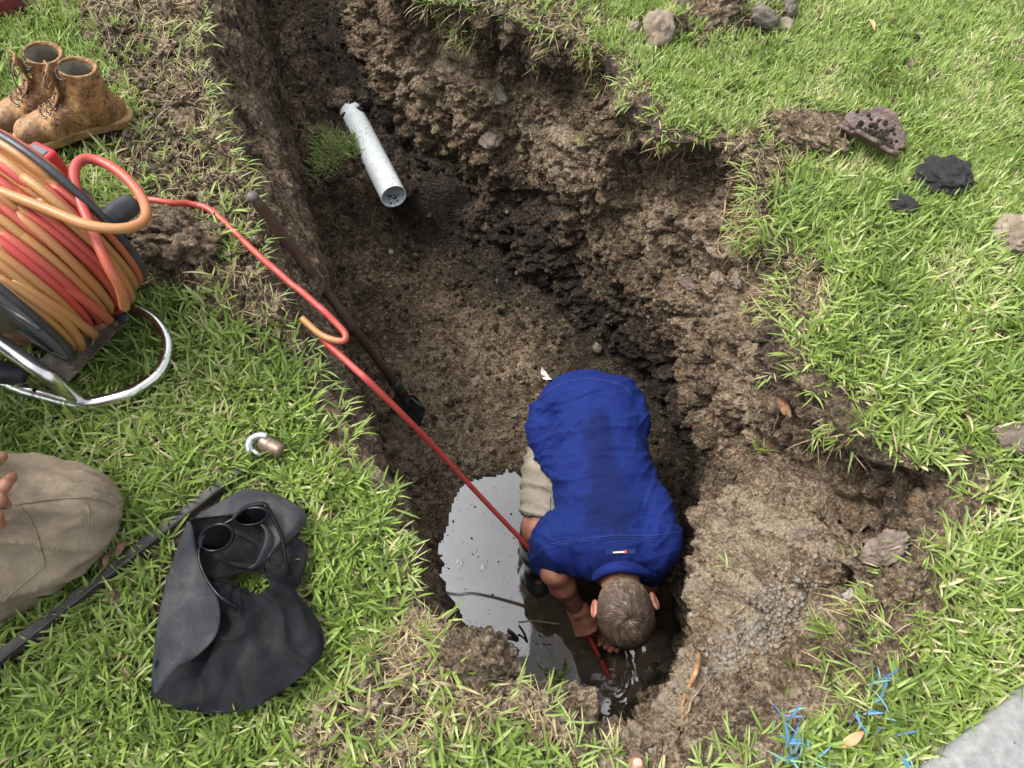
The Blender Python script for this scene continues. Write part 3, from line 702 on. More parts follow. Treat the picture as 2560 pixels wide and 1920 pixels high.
# the hand that grips the hose, fingers curled round it
HOSE_R = .0072
hoseA, hoseB = P(1473, 1592, -.955), P(1528, 1700, -1.10)
hd = hoseB-hoseA; hd /= np.linalg.norm(hd)
def hand(wr, kn_c, h0, hdir, side, name, flip=1):
    """palm from the wrist to the knuckles at kn_c; four fingers wrap the hose at h0 + hdir*s, thumb from the side"""
    g_ = SDF(np.minimum(wr, h0)-.09, np.maximum(wr, h0)+.09, .0026)
    fw = kn_c-wr; fw /= np.linalg.norm(fw); sx = np.array(side, float); sx -= fw*(sx@fw); sx /= np.linalg.norm(sx); nrm = np.cross(sx, fw)*flip
    if nrm[2] < 0: nrm = -nrm
    g_.cap(wr-fw*.03, wr+fw*.012, .026, .027, .015)
    for q, rr in zip((-.026, -.009, .009, .025), (.0125, .0135, .0135, .0125)):
        g_.cap(wr+sx*q*.6+fw*.01, kn_c+sx*q+fw*(.003-abs(q+.004)*.25), .0155, rr, .014)
    lens = ((.036, .024, .018), (.042, .027, .019), (.039, .025, .018), (.030, .020, .016))
    for k, q in enumerate((-.0265, -.009, .0088, .0255)):
        b0 = kn_c+sx*q+fw*(.003-abs(q+.004)*.25); a_, b_, c_ = lens[k]
        p1 = b0+fw*a_*.80-nrm*a_*.55+sx*q*.05; p2 = p1-nrm*b_*.85-fw*b_*.45; p3_ = p2-fw*c_*.95+nrm*c_*.15
        g_.cap(b0, p1, .0112, .0098, .005).cap(p1, p2, .0098, .0088, .003).cap(p2, p3_, .0088, .0075, .003)
        g_.ell(b0+nrm*.0055, (.0100, .0100, .0090), k=.005)
    # thumb: leaves the side of the palm near its base
    s0 = 1
    t0 = wr+fw*.018+sx*.024*s0; t1 = t0+fw*.034+sx*.016*s0-nrm*.006; t2 = t1+fw*.034-sx*.002-nrm*.006; t3 = t2+fw*.026-sx*.006-nrm*.006
    g_.cap(t0, t1, .0165, .0130, .016).cap(t1, t2, .0125, .0108, .005).cap(t2, t3, .0108, .0090, .003)
    # tendons
    for q in (-.022, -.004, .012): g_.cap(wr+sx*q*.5+fw*.02+nrm*.012, kn_c+sx*q+nrm*.009, .0035, .004, .008)
    o = g_.build(name, SKIN, man); return o
kn = P(1466, 1578, -.930)
hand(wrL, kn, hoseA, hd, (1, .25, .35), 'hand')
hand(wrR, wrR+np.array([-.03, -.07, -.03]), hoseA, hd, (-1, -.1, 0), 'hand')
# --- shirt
ss = SDF((-.06, .38, -.95), (.66, 1.22, -.22), .0042)
for i in range(len(TORSO)):
    c, hw, ht, vd_ = TORSO[i]; ss.ell(c, (hw, .088 if i else .075, ht), torso_axes(i), k=.045)
A0 = TORSO[0]
# tail draped over the seat, and the loose front hanging at the side
ss.ell(at(1475, 985, 2.26)+A0[3]*.06, (.145, .07, .055), torso_axes(0), k=.05)
ss.ell(at(1603, 1040, 2.24)+A0[3]*.06, (.030, .06, .05), torso_axes(0), k=.03)
ss.chain([at(1352, 1035, 2.27), at(1358, 1085, 2.26), at(1376, 1130, 2.25), at(1402, 1190, 2.20)], [.036, .040, .034, .022], .045)
ss.chain([at(1366, 1110, 2.34), at(1400, 1180, 2.34)], [.035, .03], .04)
ss.chain([at(1590, 1180, 2.2), at(1630, 1260, 2.17), at(1640, 1325, 2.15)], [.032, .038, .048], .05)
# shoulders and sleeves
slL = at(1376, 1388, 2.225); slR = at(1634, 1388, 2.20)
ss.chain([TORSO[5][0]+(shL-TORSO[5][0])*.6, at(1396, 1350, 2.16), slL], [.085, .070, .066], .04)
ss.cap(TORSO[5][0]+(shR-TORSO[5][0])*.6, at(1634, 1362, 2.15), .085, .066, .04).cap(at(1634, 1362, 2.15), slR+np.array([-.01, -.01, -.06]), .066, .064, .04)
ss.ell(c7+np.array([0, .02, 0.0]), (.085, .05, .045), torso_axes(6), .04)
def wrk(p):
    o_ = TORSO[3][0]; M3 = torso_axes(3); q = (p-o_)@M3           # x across, y along to the head, z into the body
    x, y = q[:, 0], q[:, 1]
    warp = fbm(p, 5, 2, 91)*.05
    a = noise(np.stack([x*2.2, (y+1.1*x*x+warp)*17, q[:, 2]*3], 1), 1, 92)
    a2 = noise(np.stack([x*4, (y-.6*np.abs(x)+warp)*30, q[:, 2]*3], 1), 1, 93)
    low = sstep(.10, -.12, y)                                     # more folds towards the waist
    side_ = sstep(.07, .14, np.abs(x))
    r = (1-np.abs(a)*2.4); r = np.clip(r, 0, 1)**3
    r2 = np.clip(1-np.abs(a2)*2.6, 0, 1)**3
    dg = noise(np.stack([(x*.8+y*.7*np.sign(x+1e-6))*26, (y-x*np.sign(x+1e-6))*5, q[:, 2]*3], 1), 1, 94); r3 = np.clip(1-np.abs(dg)*2.6, 0, 1)**3
    d = r*.0040*(.5+low)+r2*.0028*(.35+low)+r3*.0050*side_+fbm(p, 8, 3, 95)*.009
    yk = np.clip(1-np.abs(y-.168+x*.05)/.004, 0, 1)               # the yoke seam
    top = y > .168-x*.05
    vert = noise(np.stack([x*16, y*3, q[:, 2]*2], 1), 1, 96); d = d+np.where(top, np.clip(1-np.abs(vert)*2.4, 0, 1)**2*.006, 0)
    return d-yk*.0022+np.where(top, .0012, 0)
ss.disp(wrk, .02)
# sleeve openings
adL = elL-slL; adL /= np.linalg.norm(adL)
nL = np.array([-.30, -.42, -.86]); nL /= np.linalg.norm(nL)
ss.cap(slL-nL*.015, slL+nL*.14, .054, .060, 0, op='sub')
ss.cap(slL+nL*.115, slL+nL*.25, .10, .10, 0, op='sub')
ss.cap(slR+np.array([-.01, -.01, -.10]), slR+np.array([-.01, -.02, -.30]), .055, .06, 0, op='sub')
# hollow below so the tail and the front hang open
Vs, Qs = ss.mesh()
q = (Vs-TORSO[3][0])@torso_axes(3)
sw = .62*np.exp(-((q[:, 0]-.012)/.062)**2)*np.exp(-((q[:, 1]-.03)/.17)**2)+.30*np.exp(-((q[:, 0]-.02)/.05)**2-((q[:, 1]+.13)/.05)**2)+.22*np.exp(-((q[:, 0]+.01)/.11)**2-((q[:, 1]-.09)/.05)**2)+.2
shirt = mesh_obj('shirt', Vs, Qs, SHIRT, man, attrs={'sweat': sw})
# seams, hem, collar, loop and tag sit on the cloth
from mathutils.bvhtree import BVHTree
bvh = BVHTree.FromPolygons([tuple(v) for v in Vs], [tuple(f) for f in Qs.tolist()])
def drape(u, v, off=.001):
    """the point of the shirt under the line of sight at u, v"""
    o_ = Vector((0, 0, CH)); d_ = Vector(Dp(u, v, 1.0))-o_; h = bvh.ray_cast(o_, d_.normalized())
    if h[0] is None: return None
    return np.array(h[0]+h[1]*off)
def seam(pts, r, mat, name, n=120, par=None, off=.0008, flat=1.0):
    c = catmull([(a, b, 0) for a, b in pts], n); w_ = [drape(a, b, off) for a, b, _ in c]; w_ = np.array([x for x in w_ if x is not None])
    if len(w_) < 3: return None
    k_ = np.ones(5)/5; w2 = w_.copy()
    for j in range(3): w2[:, j] = np.convolve(np.pad(w_[:, j], 2, 'edge'), k_, 'valid')
    return tube(Geo(), w2, r, 6).build(name, mat, par or shirt)
SHIRT_D = M('blue_thread', (.006, .014, .09), (.010, .024, .15), scale=300, rough=.8)
seam([(1374, 1361), (1420, 1352), (1480, 1345), (1550, 1338), (1620, 1340), (1694, 1332)], .0016, SHIRT_D, 'yoke_seam')
seam([(1374, 1367), (1420, 1358), (1480, 1351), (1550, 1344), (1620, 1346), (1694, 1338)], .0008, SHIRT_D, 'stitching')
seam([(1376, 1175), (1379, 1240), (1374, 1300), (1374, 1361)], .0012, SHIRT_D, 'side_seam')
seam([(1348, 999), (1386, 969), (1431, 951), (1476, 948), (1521, 953), (1560, 968), (1583, 992)], .0022, SHIRT_D, 'hem')
seam([(1329, 1400), (1350, 1350), (1362, 1290), (1374, 1262)], .001, SHIRT_D, 'stitching')
# collar: a folded band standing round the neck
ca = np.array([(1479, 1446, 2.10), (1492, 1425, 2.055), (1520, 1408, 2.03), (1552, 1402, 2.02), (1585, 1407, 2.03), (1620, 1424, 2.05), (1642, 1438, 2.09)])
cb = np.array([(1484, 1452, 2.07), (1502, 1441, 2.035), (1527, 1432, 2.015), (1553, 1428, 2.005), (1580, 1432, 2.015), (1612, 1437, 2.04), (1640, 1443, 2.08)])
cc_ = np.array([(1490, 1456, 2.13), (1506, 1446, 2.09), (1529, 1438, 2.07), (1553, 1434, 2.06), (1578, 1437, 2.07), (1608, 1443, 2.10), (1634, 1448, 2.13)])
rows = [[at(*x) for x in r_] for r_ in (ca, (ca*.45+cb*.55)-[0, 0, .006], cb, cc_)]
G3 = lofted(rows, 40, 14)
col_o = mesh_obj('collar', G3, grid_faces(40, 14), SHIRT, man, attrs={'sweat': np.full(560, .2)}); solidify(col_o, .003, 0)
# hanger loop with its small woven tag
LAB = M('tag_black', (.02, .02, .022)); LW = M('tag_white', (.75, .74, .72)); LR = M('tag_red', (.55, .10, .05))
def patch(u0, v0, u1, v1, hw, mat, name, par, off=.002):
    cs = [(u0+(u1-u0)*s_, v0+(v1-v0)*s_) for s_ in np.linspace(0, 1, 10)]
    A_ = [drape(a, b-hw, off) for a, b in cs]; B_ = [drape(a, b+hw, off) for a, b in cs]
    if any(x is None for x in A_+B_): return None
    o = mesh_obj(name, np.array([A_, B_]), grid_faces(2, 10), mat, par, False); solidify(o, .0008, 0); return o
patch(1514, 1380, 1588, 1378, 5.5, SHIRT_D, 'hanger_loop', shirt, .0020)
tg = patch(1532, 1379, 1568, 1378, 5, LAB, 'tag', shirt, .0035)
if tg:
    lw = patch(1533, 1379, 1559, 1378.3, 1.6, LW, 'tag_lettering', shirt, .0050); lr = patch(1559, 1378.3, 1566, 1378, 3.6, LR, 'tag_emblem', shirt, .0050)
# --- trousers cut off at the knee
kh = SDF((-.12, .45, -.98), (.60, 1.2, -.32), .005)
kL2 = knL+(hipL-knL)*.17
kh.ell((hipL+hipR)/2+np.array([0, .0, -.03]), (.135, .11, .10), torso_axes(0), .05)
kh.chain([hipL+np.array([-.0, 0, -.03]), hipL+(knL-hipL)*.5+np.array([-.0, 0, -.01]), kL2], [.085, .082, .072], .04)
kh.chain([hipR-[.03, 0, .04], hipR+(knR-hipR)*.5-[.01, 0, .01], knR+(hipR-knR)*.1], [.08, .078, .072], .04)
kdir = (knL-hipL)/np.linalg.norm(knL-hipL)
def wk2(p):
    s_ = (p-hipL)@kdir; a = noise(np.stack([p[:, 0]*5, (s_+fbm(p, 6, 2, 3)*.03)*32, p[:, 2]*3], 1), 1, 97)
    return np.clip(1-np.abs(a)*2.2, 0, 1)**2*.009+fbm(p, 14, 3, 98)*.005
kh.disp(wk2, .02)
kh.cap(kL2+kdir*.03, kL2+kdir*.2, .064, .075, 0, op='sub'); kh.cap(kL2+kdir*.125, kL2+kdir*.25, .10, .11, 0, op='sub')
kdR = (knR-hipR)/np.linalg.norm(knR-hipR); kh.cap(knR+kdR*.0, knR+kdR*.2, .062, .07, 0, op='sub')
KHAKI = M('khaki_shorts', (.27, .235, .18), rough=.85, stops=[(.3, (.17, .145, .105)), (.6, (.28, .245, .185)), (.8, (.36, .32, .25))], scale=11, bmp=(120, .003))
kh.build('shorts', KHAKI, man)
# --- gumboots
RUB = M('black_rubber', (.012, .013, .013), (.03, .03, .03), scale=20, rough=.33, bmp=(60, .001))
for kn_, an_, to_ in ((knL, anL, toL), (knR, anR, toR)):
    top = kn_+(an_-kn_)*.20; gb = SDF(np.minimum(an_, to_)-.12, np.maximum(top, an_)+.12, .0045)
    gb.chain([top, top+(an_-top)*.5, an_], [.066, .060, .050], .02).chain([an_+np.array([0, .02, -.03]), (an_+to_)/2+np.array([0, 0, -.015]), to_], [.048, .046, .044], .03)
    gb.cap(top+(top-an_)*.02, top+(top-an_)*.6, .058, .07, 0, op='sub')
    gb.cap(top+(top-an_)*.45, top+(top-an_)*1.2, .10, .10, 0, op='sub')
    gb.build('gumboot', RUB, man)
# --- hair: a short crop that swirls from the crown
HAIRB = M('scalp_hair', (.055, .032, .018), rough=.8, stops=[(.3, (.060, .036, .020)), (.7, (.15, .095, .058))], scale=60, bmp=(300, .003))
def hair_strands(n):
    g1 = rng.normal(0, 1, (n, 3)); g1 /= np.linalg.norm(g1, axis=1)[:, None]
    # keep the hairy part: above and behind the hairline
    y, z, x = g1[:, 1], g1[:, 2], g1[:, 0]
    keep = (z > -.62+.0*y) & ~((y < -.45) & (z < .25)) & ~((np.abs(x) > .80) & (z < -.05) & (y < .55)) & ~((y < .15) & (z < -.05))
    return g1[keep]
rad = np.array([.0745, .0935, .0835])
S0, Fs = ico(5); keepv = (S0[:, 2] > -.60) & ~((S0[:, 1] < -.45) & (S0[:, 2] < .25)) & ~((S0[:, 1] < .12) & (S0[:, 2] < -.05))
cap_f = Fs[keepv[Fs].all(1)]
scalp = S0*(rad+.0014)+(fbm(S0, 7, 3, 5)*.0012)[:, None]*S0
hair = mesh_obj('hair', HC+scalp@HM.T, cap_f, HAIRB, man)
HAIR = new_mat('hair_strand'); m, t, b = HAIR; HAIR = m
t.links.new(ramp(t, [(0, (.026, .017, .012)), (.45, (.080, .053, .037)), (.8, (.20, .145, .10)), (1, (.38, .30, .23))], attr(t, 'tint')), b.inputs['Base Color']); b.inputs['Roughness'].default_value = .62; b.inputs['Specular IOR Level'].default_value = .3
dirs = hair_strands(60000); root = dirs*rad
wh = np.array([.10, .34, .94]); wh /= np.linalg.norm(wh)                   # the crown whorl
to = dirs-wh*(dirs@wh)[:, None]; rr = np.linalg.norm(dirs-wh, axis=1)[:, None]; rad_d = to-dirs*(to*dirs).sum(1)[:, None]; rad_d /= np.linalg.norm(rad_d, axis=1)[:, None]+1e-6
sw_ = np.cross(dirs, rad_d); swirl = np.exp(-rr/.35)*1.5+.25*np.exp(-rr/1.0)
fl = rad_d+sw_*swirl+rng.normal(0, .16, dirs.shape)+np.stack([noise(dirs, 4, 1), noise(dirs, 4, 2), noise(dirs, 4, 3)], 1)*.7
fl -= dirs*(fl*dirs).sum(1)[:, None]; fl /= np.linalg.norm(fl, axis=1)[:, None]
front = sstep(-.1, -.9, dirs[:, 1]-.3*dirs[:, 2]); topm = sstep(.0, .75, dirs[:, 2])
ln = (.006+.013*topm+.012*front)*rng.uniform(.7, 1.3, len(dirs)); lift = .55+.5*np.exp(-rr[:, 0]/.3)+.25*topm
nape = sstep(.0, -.5, dirs[:, 2])
tint = np.clip(.36+.30*sstep(.55, -.35, dirs[:, 2])*(dirs[:, 1] > -.2)+rng.normal(0, .20, len(dirs))+noise(dirs, 9, 8)*.5-.32*front, 0, 1)
wd = .00055+.0002*topm
sg = 3; s_ = np.linspace(0, 1, sg+1); pts = []
for k in range(sg+1):
    u_ = s_[k]; pts.append(root+fl*(ln*u_)[:, None]+dirs*(ln*lift*(u_-.75*u_*u_)+.0012)[:, None])
pts = np.stack(pts, 1); side_ = np.cross(dirs, fl)
wv = wd[:, None]*np.array([1, .9, .7, .15])[None]; V = np.stack([pts-side_[:, None]*wv[..., None], pts+side_[:, None]*wv[..., None]], 2)
n = len(dirs); k = 2*(sg+1); q = np.array([[0, 1, 3, 2], [2, 3, 5, 4], [4, 5, 7, 6]])
Fc = (np.arange(n)[:, None, None]*k+q[None]).reshape(-1, 4)
st = mesh_obj('hair_strands', HC+V.reshape(-1, 3)@HM.T, Fc, HAIR, hair, True, {'tint': np.repeat(tint, k)})
st['kind'] = 'stuff'
# ------------------------------------------------------------ things on the lawn and in the pit
def gz(x, y): return float(lawn_h(np.array([[x, y]]))[0])
def G(u, v, h=0.0):
    p = P(u, v, h); return p
ALLV = [Vw.reshape(-1, 3)]
# terrain look-up for scattering: (points, normals) of the wall
# --- white plastic pipe
m, t, b = new_mat('white_pvc')
n1 = texn(t, 85, kind='v'); n2 = texn(t, 22, 3)
spk = math_(t, 'MULTIPLY', math_(t, 'LESS_THAN', n1, .20), math_(t, 'GREATER_THAN', n2, .47))
dirt = attr(t, 'dirt'); dn = texn(t, 190, 4, .7)
dm = math_(t, 'GREATER_THAN', math_(t, 'ADD', dirt, dn), 1.02)
mk = math_(t, 'MAXIMUM', math_(t, 'MULTIPLY', spk, .85), dm)
soft = ramp(t, [(.4, (.72, .76, .75)), (.7, (.84, .87, .87))], texn(t, 7, 5))
t.links.new(mixc(t, mk, soft, (.035, .025, .018)), b.inputs['Base Color']); b.inputs['Roughness'].default_value = .42
PVC = m
pE, pS = P(985, 492, -.80), P(868, 262, -.87)
pipe = thing('drain_pipe', 'white plastic drain pipe with a round open end sticking out of the trench floor', 'pipe', pE-[0, 0, .05])
ax = pE-pS; Lp = np.linalg.norm(ax); ax /= Lp; g = Geo(); RO = .054
prof = [(-.012, .002), (-.010, RO), (0, RO)]+[(Lp*s_, RO) for s_ in np.linspace(.03, .992, 60)]+[(Lp*.998, RO-.0008), (Lp, RO-.0025), (Lp-.003, RO-.0055)]+[(Lp*s_, RO-.0058) for s_ in np.linspace(.97, .3, 10)]+[(Lp*.29, .001)]
sX = np.cross(ax, [0, 0, 1]); sX /= np.linalg.norm(sX); sY = np.cross(sX, ax); an = np.linspace(0, 2*np.pi, 64, endpoint=False)
V = np.array([[pS+ax*s_+(sX*math.cos(a)+sY*math.sin(a))*r for a in an] for s_, r in prof])
dirtv = np.array([[(.56*np.exp(-max(s_, 0)/.10) if k < 67 else .25*(math.sin(a) < -.6)+.15) for a in an] for k, (s_, r) in enumerate(prof)])
mesh_obj('tube', V, grid_faces(len(prof), 64, True), PVC, pipe, attrs={'dirt': dirtv})
gs = Geo(); 
for k in range(26):
    s_ = Lp-.015-rng.random()*.05; a = -1.57+rng.normal(0, .35); c = pS+ax*s_+(sX*math.cos(a)+sY*math.sin(a))*(RO-.009); Vi, Fi = ico(1)
    gs.add(Vi*rng.uniform(.002, .006)*rng.uniform(.5, 1.2, 3)+c, Fi, .2)
gs.build('dirt_crumbs', SOIL, pipe, attr='dry')
# --- shovel
WOOD = M('dark_wood', (.05, .02, .012), rough=.55, stops=[(.3, (.030, .017, .011)), (.55, (.085, .048, .031)), (.8, (.20, .135, .095))], scale=14, bmp=(70, .002), sc3=(1, 1, .3))
IRON = M('dark_iron', (.02, .025, .022), rough=.42, stops=[(.3, (.035, .042, .038)), (.6, (.085, .10, .088)), (.75, (.16, .125, .09))], scale=16, bmp=(60, .002), metal=.35)
t0 = P(632, 492, .18); t1 = P(1008, 985, -.86); blade_tip = P(1062, 1078, -1.09)
sh = thing('shovel', 'long handled square shovel leaning from the left bank down to the pit floor', 'shovel', (blade_tip+t1)/2-[0, 0, .1])
g = Geo(); s_ = np.linspace(0, 1, 40)[:, None]; pth = t0+(t1-t0)*s_; pth[:, 2] += .012*np.sin(np.pi*s_[:, 0])
tube(g, pth, np.interp(s_[:, 0], [0, .02, .1, .8, 1], [.011, .0135, .014, .0145, .018]), 16); g.build('handle', WOOD, sh)
g = Geo(); an = (t0-t1)/np.linalg.norm(t0-t1); Vi, Fi = ico(3); g.add(Vi*.0145*[1, 1, .9]+t0, Fi); g.build('knob', M('grey_knob', (.05, .040, .033), (.11, .095, .08), scale=40, rough=.6), sh)
dz = (blade_tip-t1); dz /= np.linalg.norm(dz); camd = np.array([0, 0, CH])-t1; camd /= np.linalg.norm(camd)
# blade plate: corners from the picture, given its own depth
bA, bB, bC, bD = P(1002, 950, -.86), P(1072, 1012, -.90), P(1046, 1090, -1.10), P(974, 1037, -1.02)
nb = np.cross(bB-bA, bD-bA); nb /= np.linalg.norm(nb)
if nb[2] < 0: nb = -nb
U_, V_ = np.meshgrid(np.linspace(0, 1, 22), np.linspace(0, 1, 26), indexing='ij')
pl = ((1-U_)*(1-V_))[..., None]*bA+(U_*(1-V_))[..., None]*bB+(U_*V_)[..., None]*bC+((1-U_)*V_)[..., None]*bD
cup = (2*U_-1)**2*.016+.010*np.clip((.14-V_)/.14, 0, 1)-.010*np.exp(-((U_-.42)/.09)**2)*np.clip(1-V_*1.6, 0, 1)*-1.8
pl = pl+nb*(cup+noise(pl, 30, 2)*.001)[..., None]
o = mesh_obj('blade', pl, grid_faces(22, 26), IRON, sh); solidify(o, .0028, 0)
g = Geo(); sk = catmull([t1+an*.10, t1+an*.0, t1+dz*.05+nb*.004, (bA+bB+bC+bD)/4+nb*.006], 20); tube(g, sk, np.linspace(.0225, .007, 20), 14); g.build('socket', IRON, o)
g = Geo(); tube(g, catmull([bA*.8+bB*.2+nb*.010+(bD-bA)*.10, bA*.55+bB*.45+nb*.012+(bD-bA)*.12, bA*.1+bB*.9+nb*.010+(bD-bA)*.10], 12), .0045, 8); g.build('rib', IRON, o)

# --- hose reel
def hose_mat(name, stops):
    m, t, b = new_mat(name); d = math_(t, 'ADD', attr(t, 'tone'), math_(t, 'MULTIPLY', math_(t, 'SUBTRACT', texn(t, 12, 6, .7), .5), .35))
    t.links.new(ramp(t, stops, d), b.inputs['Base Color']); b.inputs['Roughness'].default_value = .42; bump(t, b, texn(t, 200, 4), .0006); return m
HOSE = hose_mat('hose_rubber', [(0, (.36, .185, .060)), (.35, (.37, .14, .055)), (.6, (.38, .080, .045)), (1, (.40, .045, .040))])
PLAS = M('black_plastic', (.022, .024, .028), (.045, .048, .055), scale=30, rough=.42, bmp=(90, .0008))
GREYF = M('grey_plate', (.06, .065, .072), rough=.5, stops=[(.3, (.045, .048, .055)), (.7, (.11, .115, .12))], scale=18, bmp=(50, .001))
CHR = M('chrome_tube', (.62, .62, .60), (.75, .75, .73), scale=25, rough=.22, metal=1.0, bmp=(40, .0006))
RUST = M('grimy_plate', (.06, .05, .04), rough=.7, stops=[(.3, (.05, .04, .03)), (.55, (.16, .13, .10)), (.75, (.34, .30, .25))], scale=22, bmp=(50, .002))
reel = thing('hose_reel', 'black drum reel wound with orange and red hose on a chrome tube frame', 'hose reel', P(150, 900, 0))
AX = np.array([.52, .854, 0.]); AX /= np.linalg.norm(AX); LX = np.array([-AX[1], AX[0], 0]); UZ = np.array([0, 0, 1.])
RD = .224; Wd = .225; cN = np.array([-.885, .755, 0])+LX*RD; cN[2] = .285
cN += LX*.0
def ring(c, r, a): return c+r*(LX*math.cos(a)+UZ*math.sin(a))
def disc(c, r0, r1, th, rim, mat, rimmat):
    th_ = np.linspace(0, 2*np.pi, 96, endpoint=False)
    prof = [(r0, -th/2), (r1-.012, -th/2), (r1-.010, -th/2-.003), (r1+.002, -th/2-.004), (r1+.005, 0), (r1+.002, th/2+.004), (r1-.010, th/2+.003), (r1-.012, th/2), (r0, th/2), (r0, -th/2)]
    V = np.array([[c+AX*h+r*(LX*math.cos(a)+UZ*math.sin(a)) for a in th_] for r, h in prof])
    F_ = grid_faces(len(prof), 96, True); pi_ = np.repeat(np.arange(len(prof)-1), 96)
    a_ = mesh_obj('flange', V, F_[(pi_ == 0) | (pi_ >= 7)], mat, reel); b_ = mesh_obj('rim', V, F_[(pi_ > 0) & (pi_ < 7)], rimmat, a_); return a_
disc(cN, .03, RD-.002, .006, .01, GREYF, PLAS); cF = cN+AX*Wd; disc(cF, .03, RD-.014, .006, .01, PLAS, PLAS)
g = Geo(); tube(g, [cN-AX*.06, cF+AX*.06], .016, 16); g.build('axle', CHR, reel)
# ribs pressed into the near flange
g = Geo()
for a in np.linspace(0, 2*np.pi, 7)[:-1]: tube(g, [ring(cN, .06, a)-AX*.004, ring(cN, RD-.03, a)-AX*.004], .006, 8, flat=.6)
g.build('flange_ribs', PLAS, reel)
coil = Geo(); NW = 14; hr = .0098
def wind(R0_, h0, h1, tone, turns=1.0, ph=0., wob=.004, r=hr):
    n = int(90*turns); a = ph+np.linspace(0, 2*np.pi*turns, n); R0_ = R0_-.022*(np.exp(-np.arange(n)/4.)+np.exp(-(n-1-np.arange(n))/4.)); h = np.linspace(h0, h1, n)+np.interp(a, np.linspace(a[0], a[-1], 9), rng.normal(0, wob, 9)); R_ = R0_+np.interp(a, np.linspace(a[0], a[-1], 9), rng.normal(0, .0015, 9))
    p = np.array([cN+AX*hh+r2*(LX*math.cos(q)+UZ*math.sin(q)) for hh, r2, q in zip(h, R_, a)])
    tn = tone+np.interp(a, np.linspace(a[0], a[-1], 7), rng.normal(0, .10, 7)); tube(coil, p, r, 10, tn)
for lay, R_ in enumerate((.135, .152, .169, .186)):
    for k in range(11): wind(R_, .018+k*.0190, .018+(k+1)*.0190, rng.choice([.05, .2, .75]), wob=.001)
tones = [.12, .05, .15, .95, .8, .2, .1, .85, .75, .15, .1, .65]
for k in range(12): wind(.203+rng.uniform(-.002, .004), .014+k*.0178, .014+(k+1)*.0178+rng.uniform(-.004, .008), tones[k], wob=.0035, ph=2.2)
for (h0, h1, tone, ph, tu) in ((.03, .16, .1, 2.6, .75), (.20, .06, .85, 2.2, .7), (.19, .13, .12, 2.0, .8), (.08, .20, .6, 2.9, .7), (.02, .07, .1, 2.5, .8)): wind(.2185, h0, h1, tone, tu, ph, .004)
coil.build('hose_coil', HOSE, reel, attr='tone')
# the loose loop springing off the drum
g = Geo(); lp = [Dp(0, 478, 1.36), Dp(110, 520, 1.36), Dp(210, 560, 1.36), Dp(290, 572, 1.37), Dp(345, 562, 1.39), Dp(366, 535, 1.42), Dp(352, 490, 1.45), Dp(310, 440, 1.47), Dp(255, 405, 1.48), Dp(208, 398, 1.47), Dp(186, 425, 1.45), Dp(192, 480, 1.43), Dp(228, 570, 1.41), Dp(268, 660, 1.41), Dp(300, 720, 1.44), Dp(312, 770, 1.49)]
tn = np.interp(np.linspace(0, 1, 110), [0, .25, .35, .5, .72, .85, 1], [.1, .12, .3, .8, .95, .6, .2]); tube(g, catmull(lp, 110), .0100, 14, tn); g.build('loose_loop', HOSE, reel, attr='tone')
# crank grip
g = Geo(); ga, gb = Dp(262, 556, 1.52), Dp(330, 508, 1.57); gd = (gb-ga)/np.linalg.norm(gb-ga); q = np.linspace(0, 1, 12)
tube(g, ga+(gb-ga)*q[:, None], np.interp(q, [0, .1, .14, .3, .34, .9, 1], [.019, .024, .0225, .0225, .0245, .0245, .021]), 24); g.build('crank_grip', PLAS, reel)
g = Geo(); tube(g, [ga-gd*.02, ga], .008, 10); tube(g, catmull([ga-gd*.02, ga-gd*.05-UZ*.03, cF+AX*.03+UZ*.06], 12), .008, 10); g.build('crank_arm', CHR, reel)
# the red box bolted behind
RED = M('red_plastic', (.45, .02, .025), (.55, .035, .035), scale=20, rough=.4); 
cb_ = Dp(118, 425, 1.80); Rb = np.array([[.86, -.5, 0], [.5, .86, 0], [0, 0, 1.]]).T
g = Geo(); box(g, cb_, (.075, .07, .11), Rb); o = g.build('counter_box', RED, reel, smooth=False); bevel(o, .012, 3)
g = Geo(); box(g, cb_+[0, 0, .0545], (.052, .046, .006), Rb); o2 = g.build('counter_window', GREYF, o, smooth=False); bevel(o2, .003)
# frame: chrome loop on the grass, two posts, brace plate
zt = .040
lpx = [(100, 985), (30, 962), (-90, 900), (-160, 800), (-60, 700), (120, 690), (240, 735), (320, 768), (385, 800), (418, 858), (402, 925), (340, 975), (270, 1000), (200, 1008)]
g = Geo(); loop = catmull([P(a, b_, zt) for a, b_ in lpx], 160, True); tube(g, np.vstack([loop, loop[:2]]), .0155, 14, cap=False); g.build('base_tube', CHR, reel)
pb = P(198, 1000, .035); g = Geo(); top = cN-AX*.065; tube(g, catmull([pb, pb+[-.01, -.0, .12], top+[.01, 0, -.05], top+[0, 0, .04]], 24), .0165, 16); g.build('post', CHR, reel)
pb2 = P(300, 768, .035); top2 = cF+AX*.05; g = Geo(); tube(g, catmull([pb2, pb2+[-.02, 0, .10], top2+[.01, 0, -.04], top2+[0, 0, .03]], 24), .0125, 12); g.build('post', CHR, reel)
g = Geo(); q = [P(165, 960, .05), P(318, 800, .05), P(262, 775, .05), P(95, 905, .05)]; V = np.array([[q[0], q[1]], [q[3], q[2]]]); V = np.array([[V[0, 0]*(1-a)+V[0, 1]*a, V[1, 0]*(1-a)+V[1, 1]*a] for a in np.linspace(0, 1, 8)])
o = mesh_obj('brace_plate', V, grid_faces(8, 2), RUST, reel, False); solidify(o, .004, 0)
g = Geo(); tube(g, [P(318, 800, .058), P(255, 762, .058)], .010, 8, flat=.5); g.build('bracket', PLAS, reel); g = Geo(); tube(g, [P(60, 935, .06), P(-80, 925, .09), P(-160, 900, .12)], .026, 16); g.build('wheel_axle_cover', PLAS, reel)
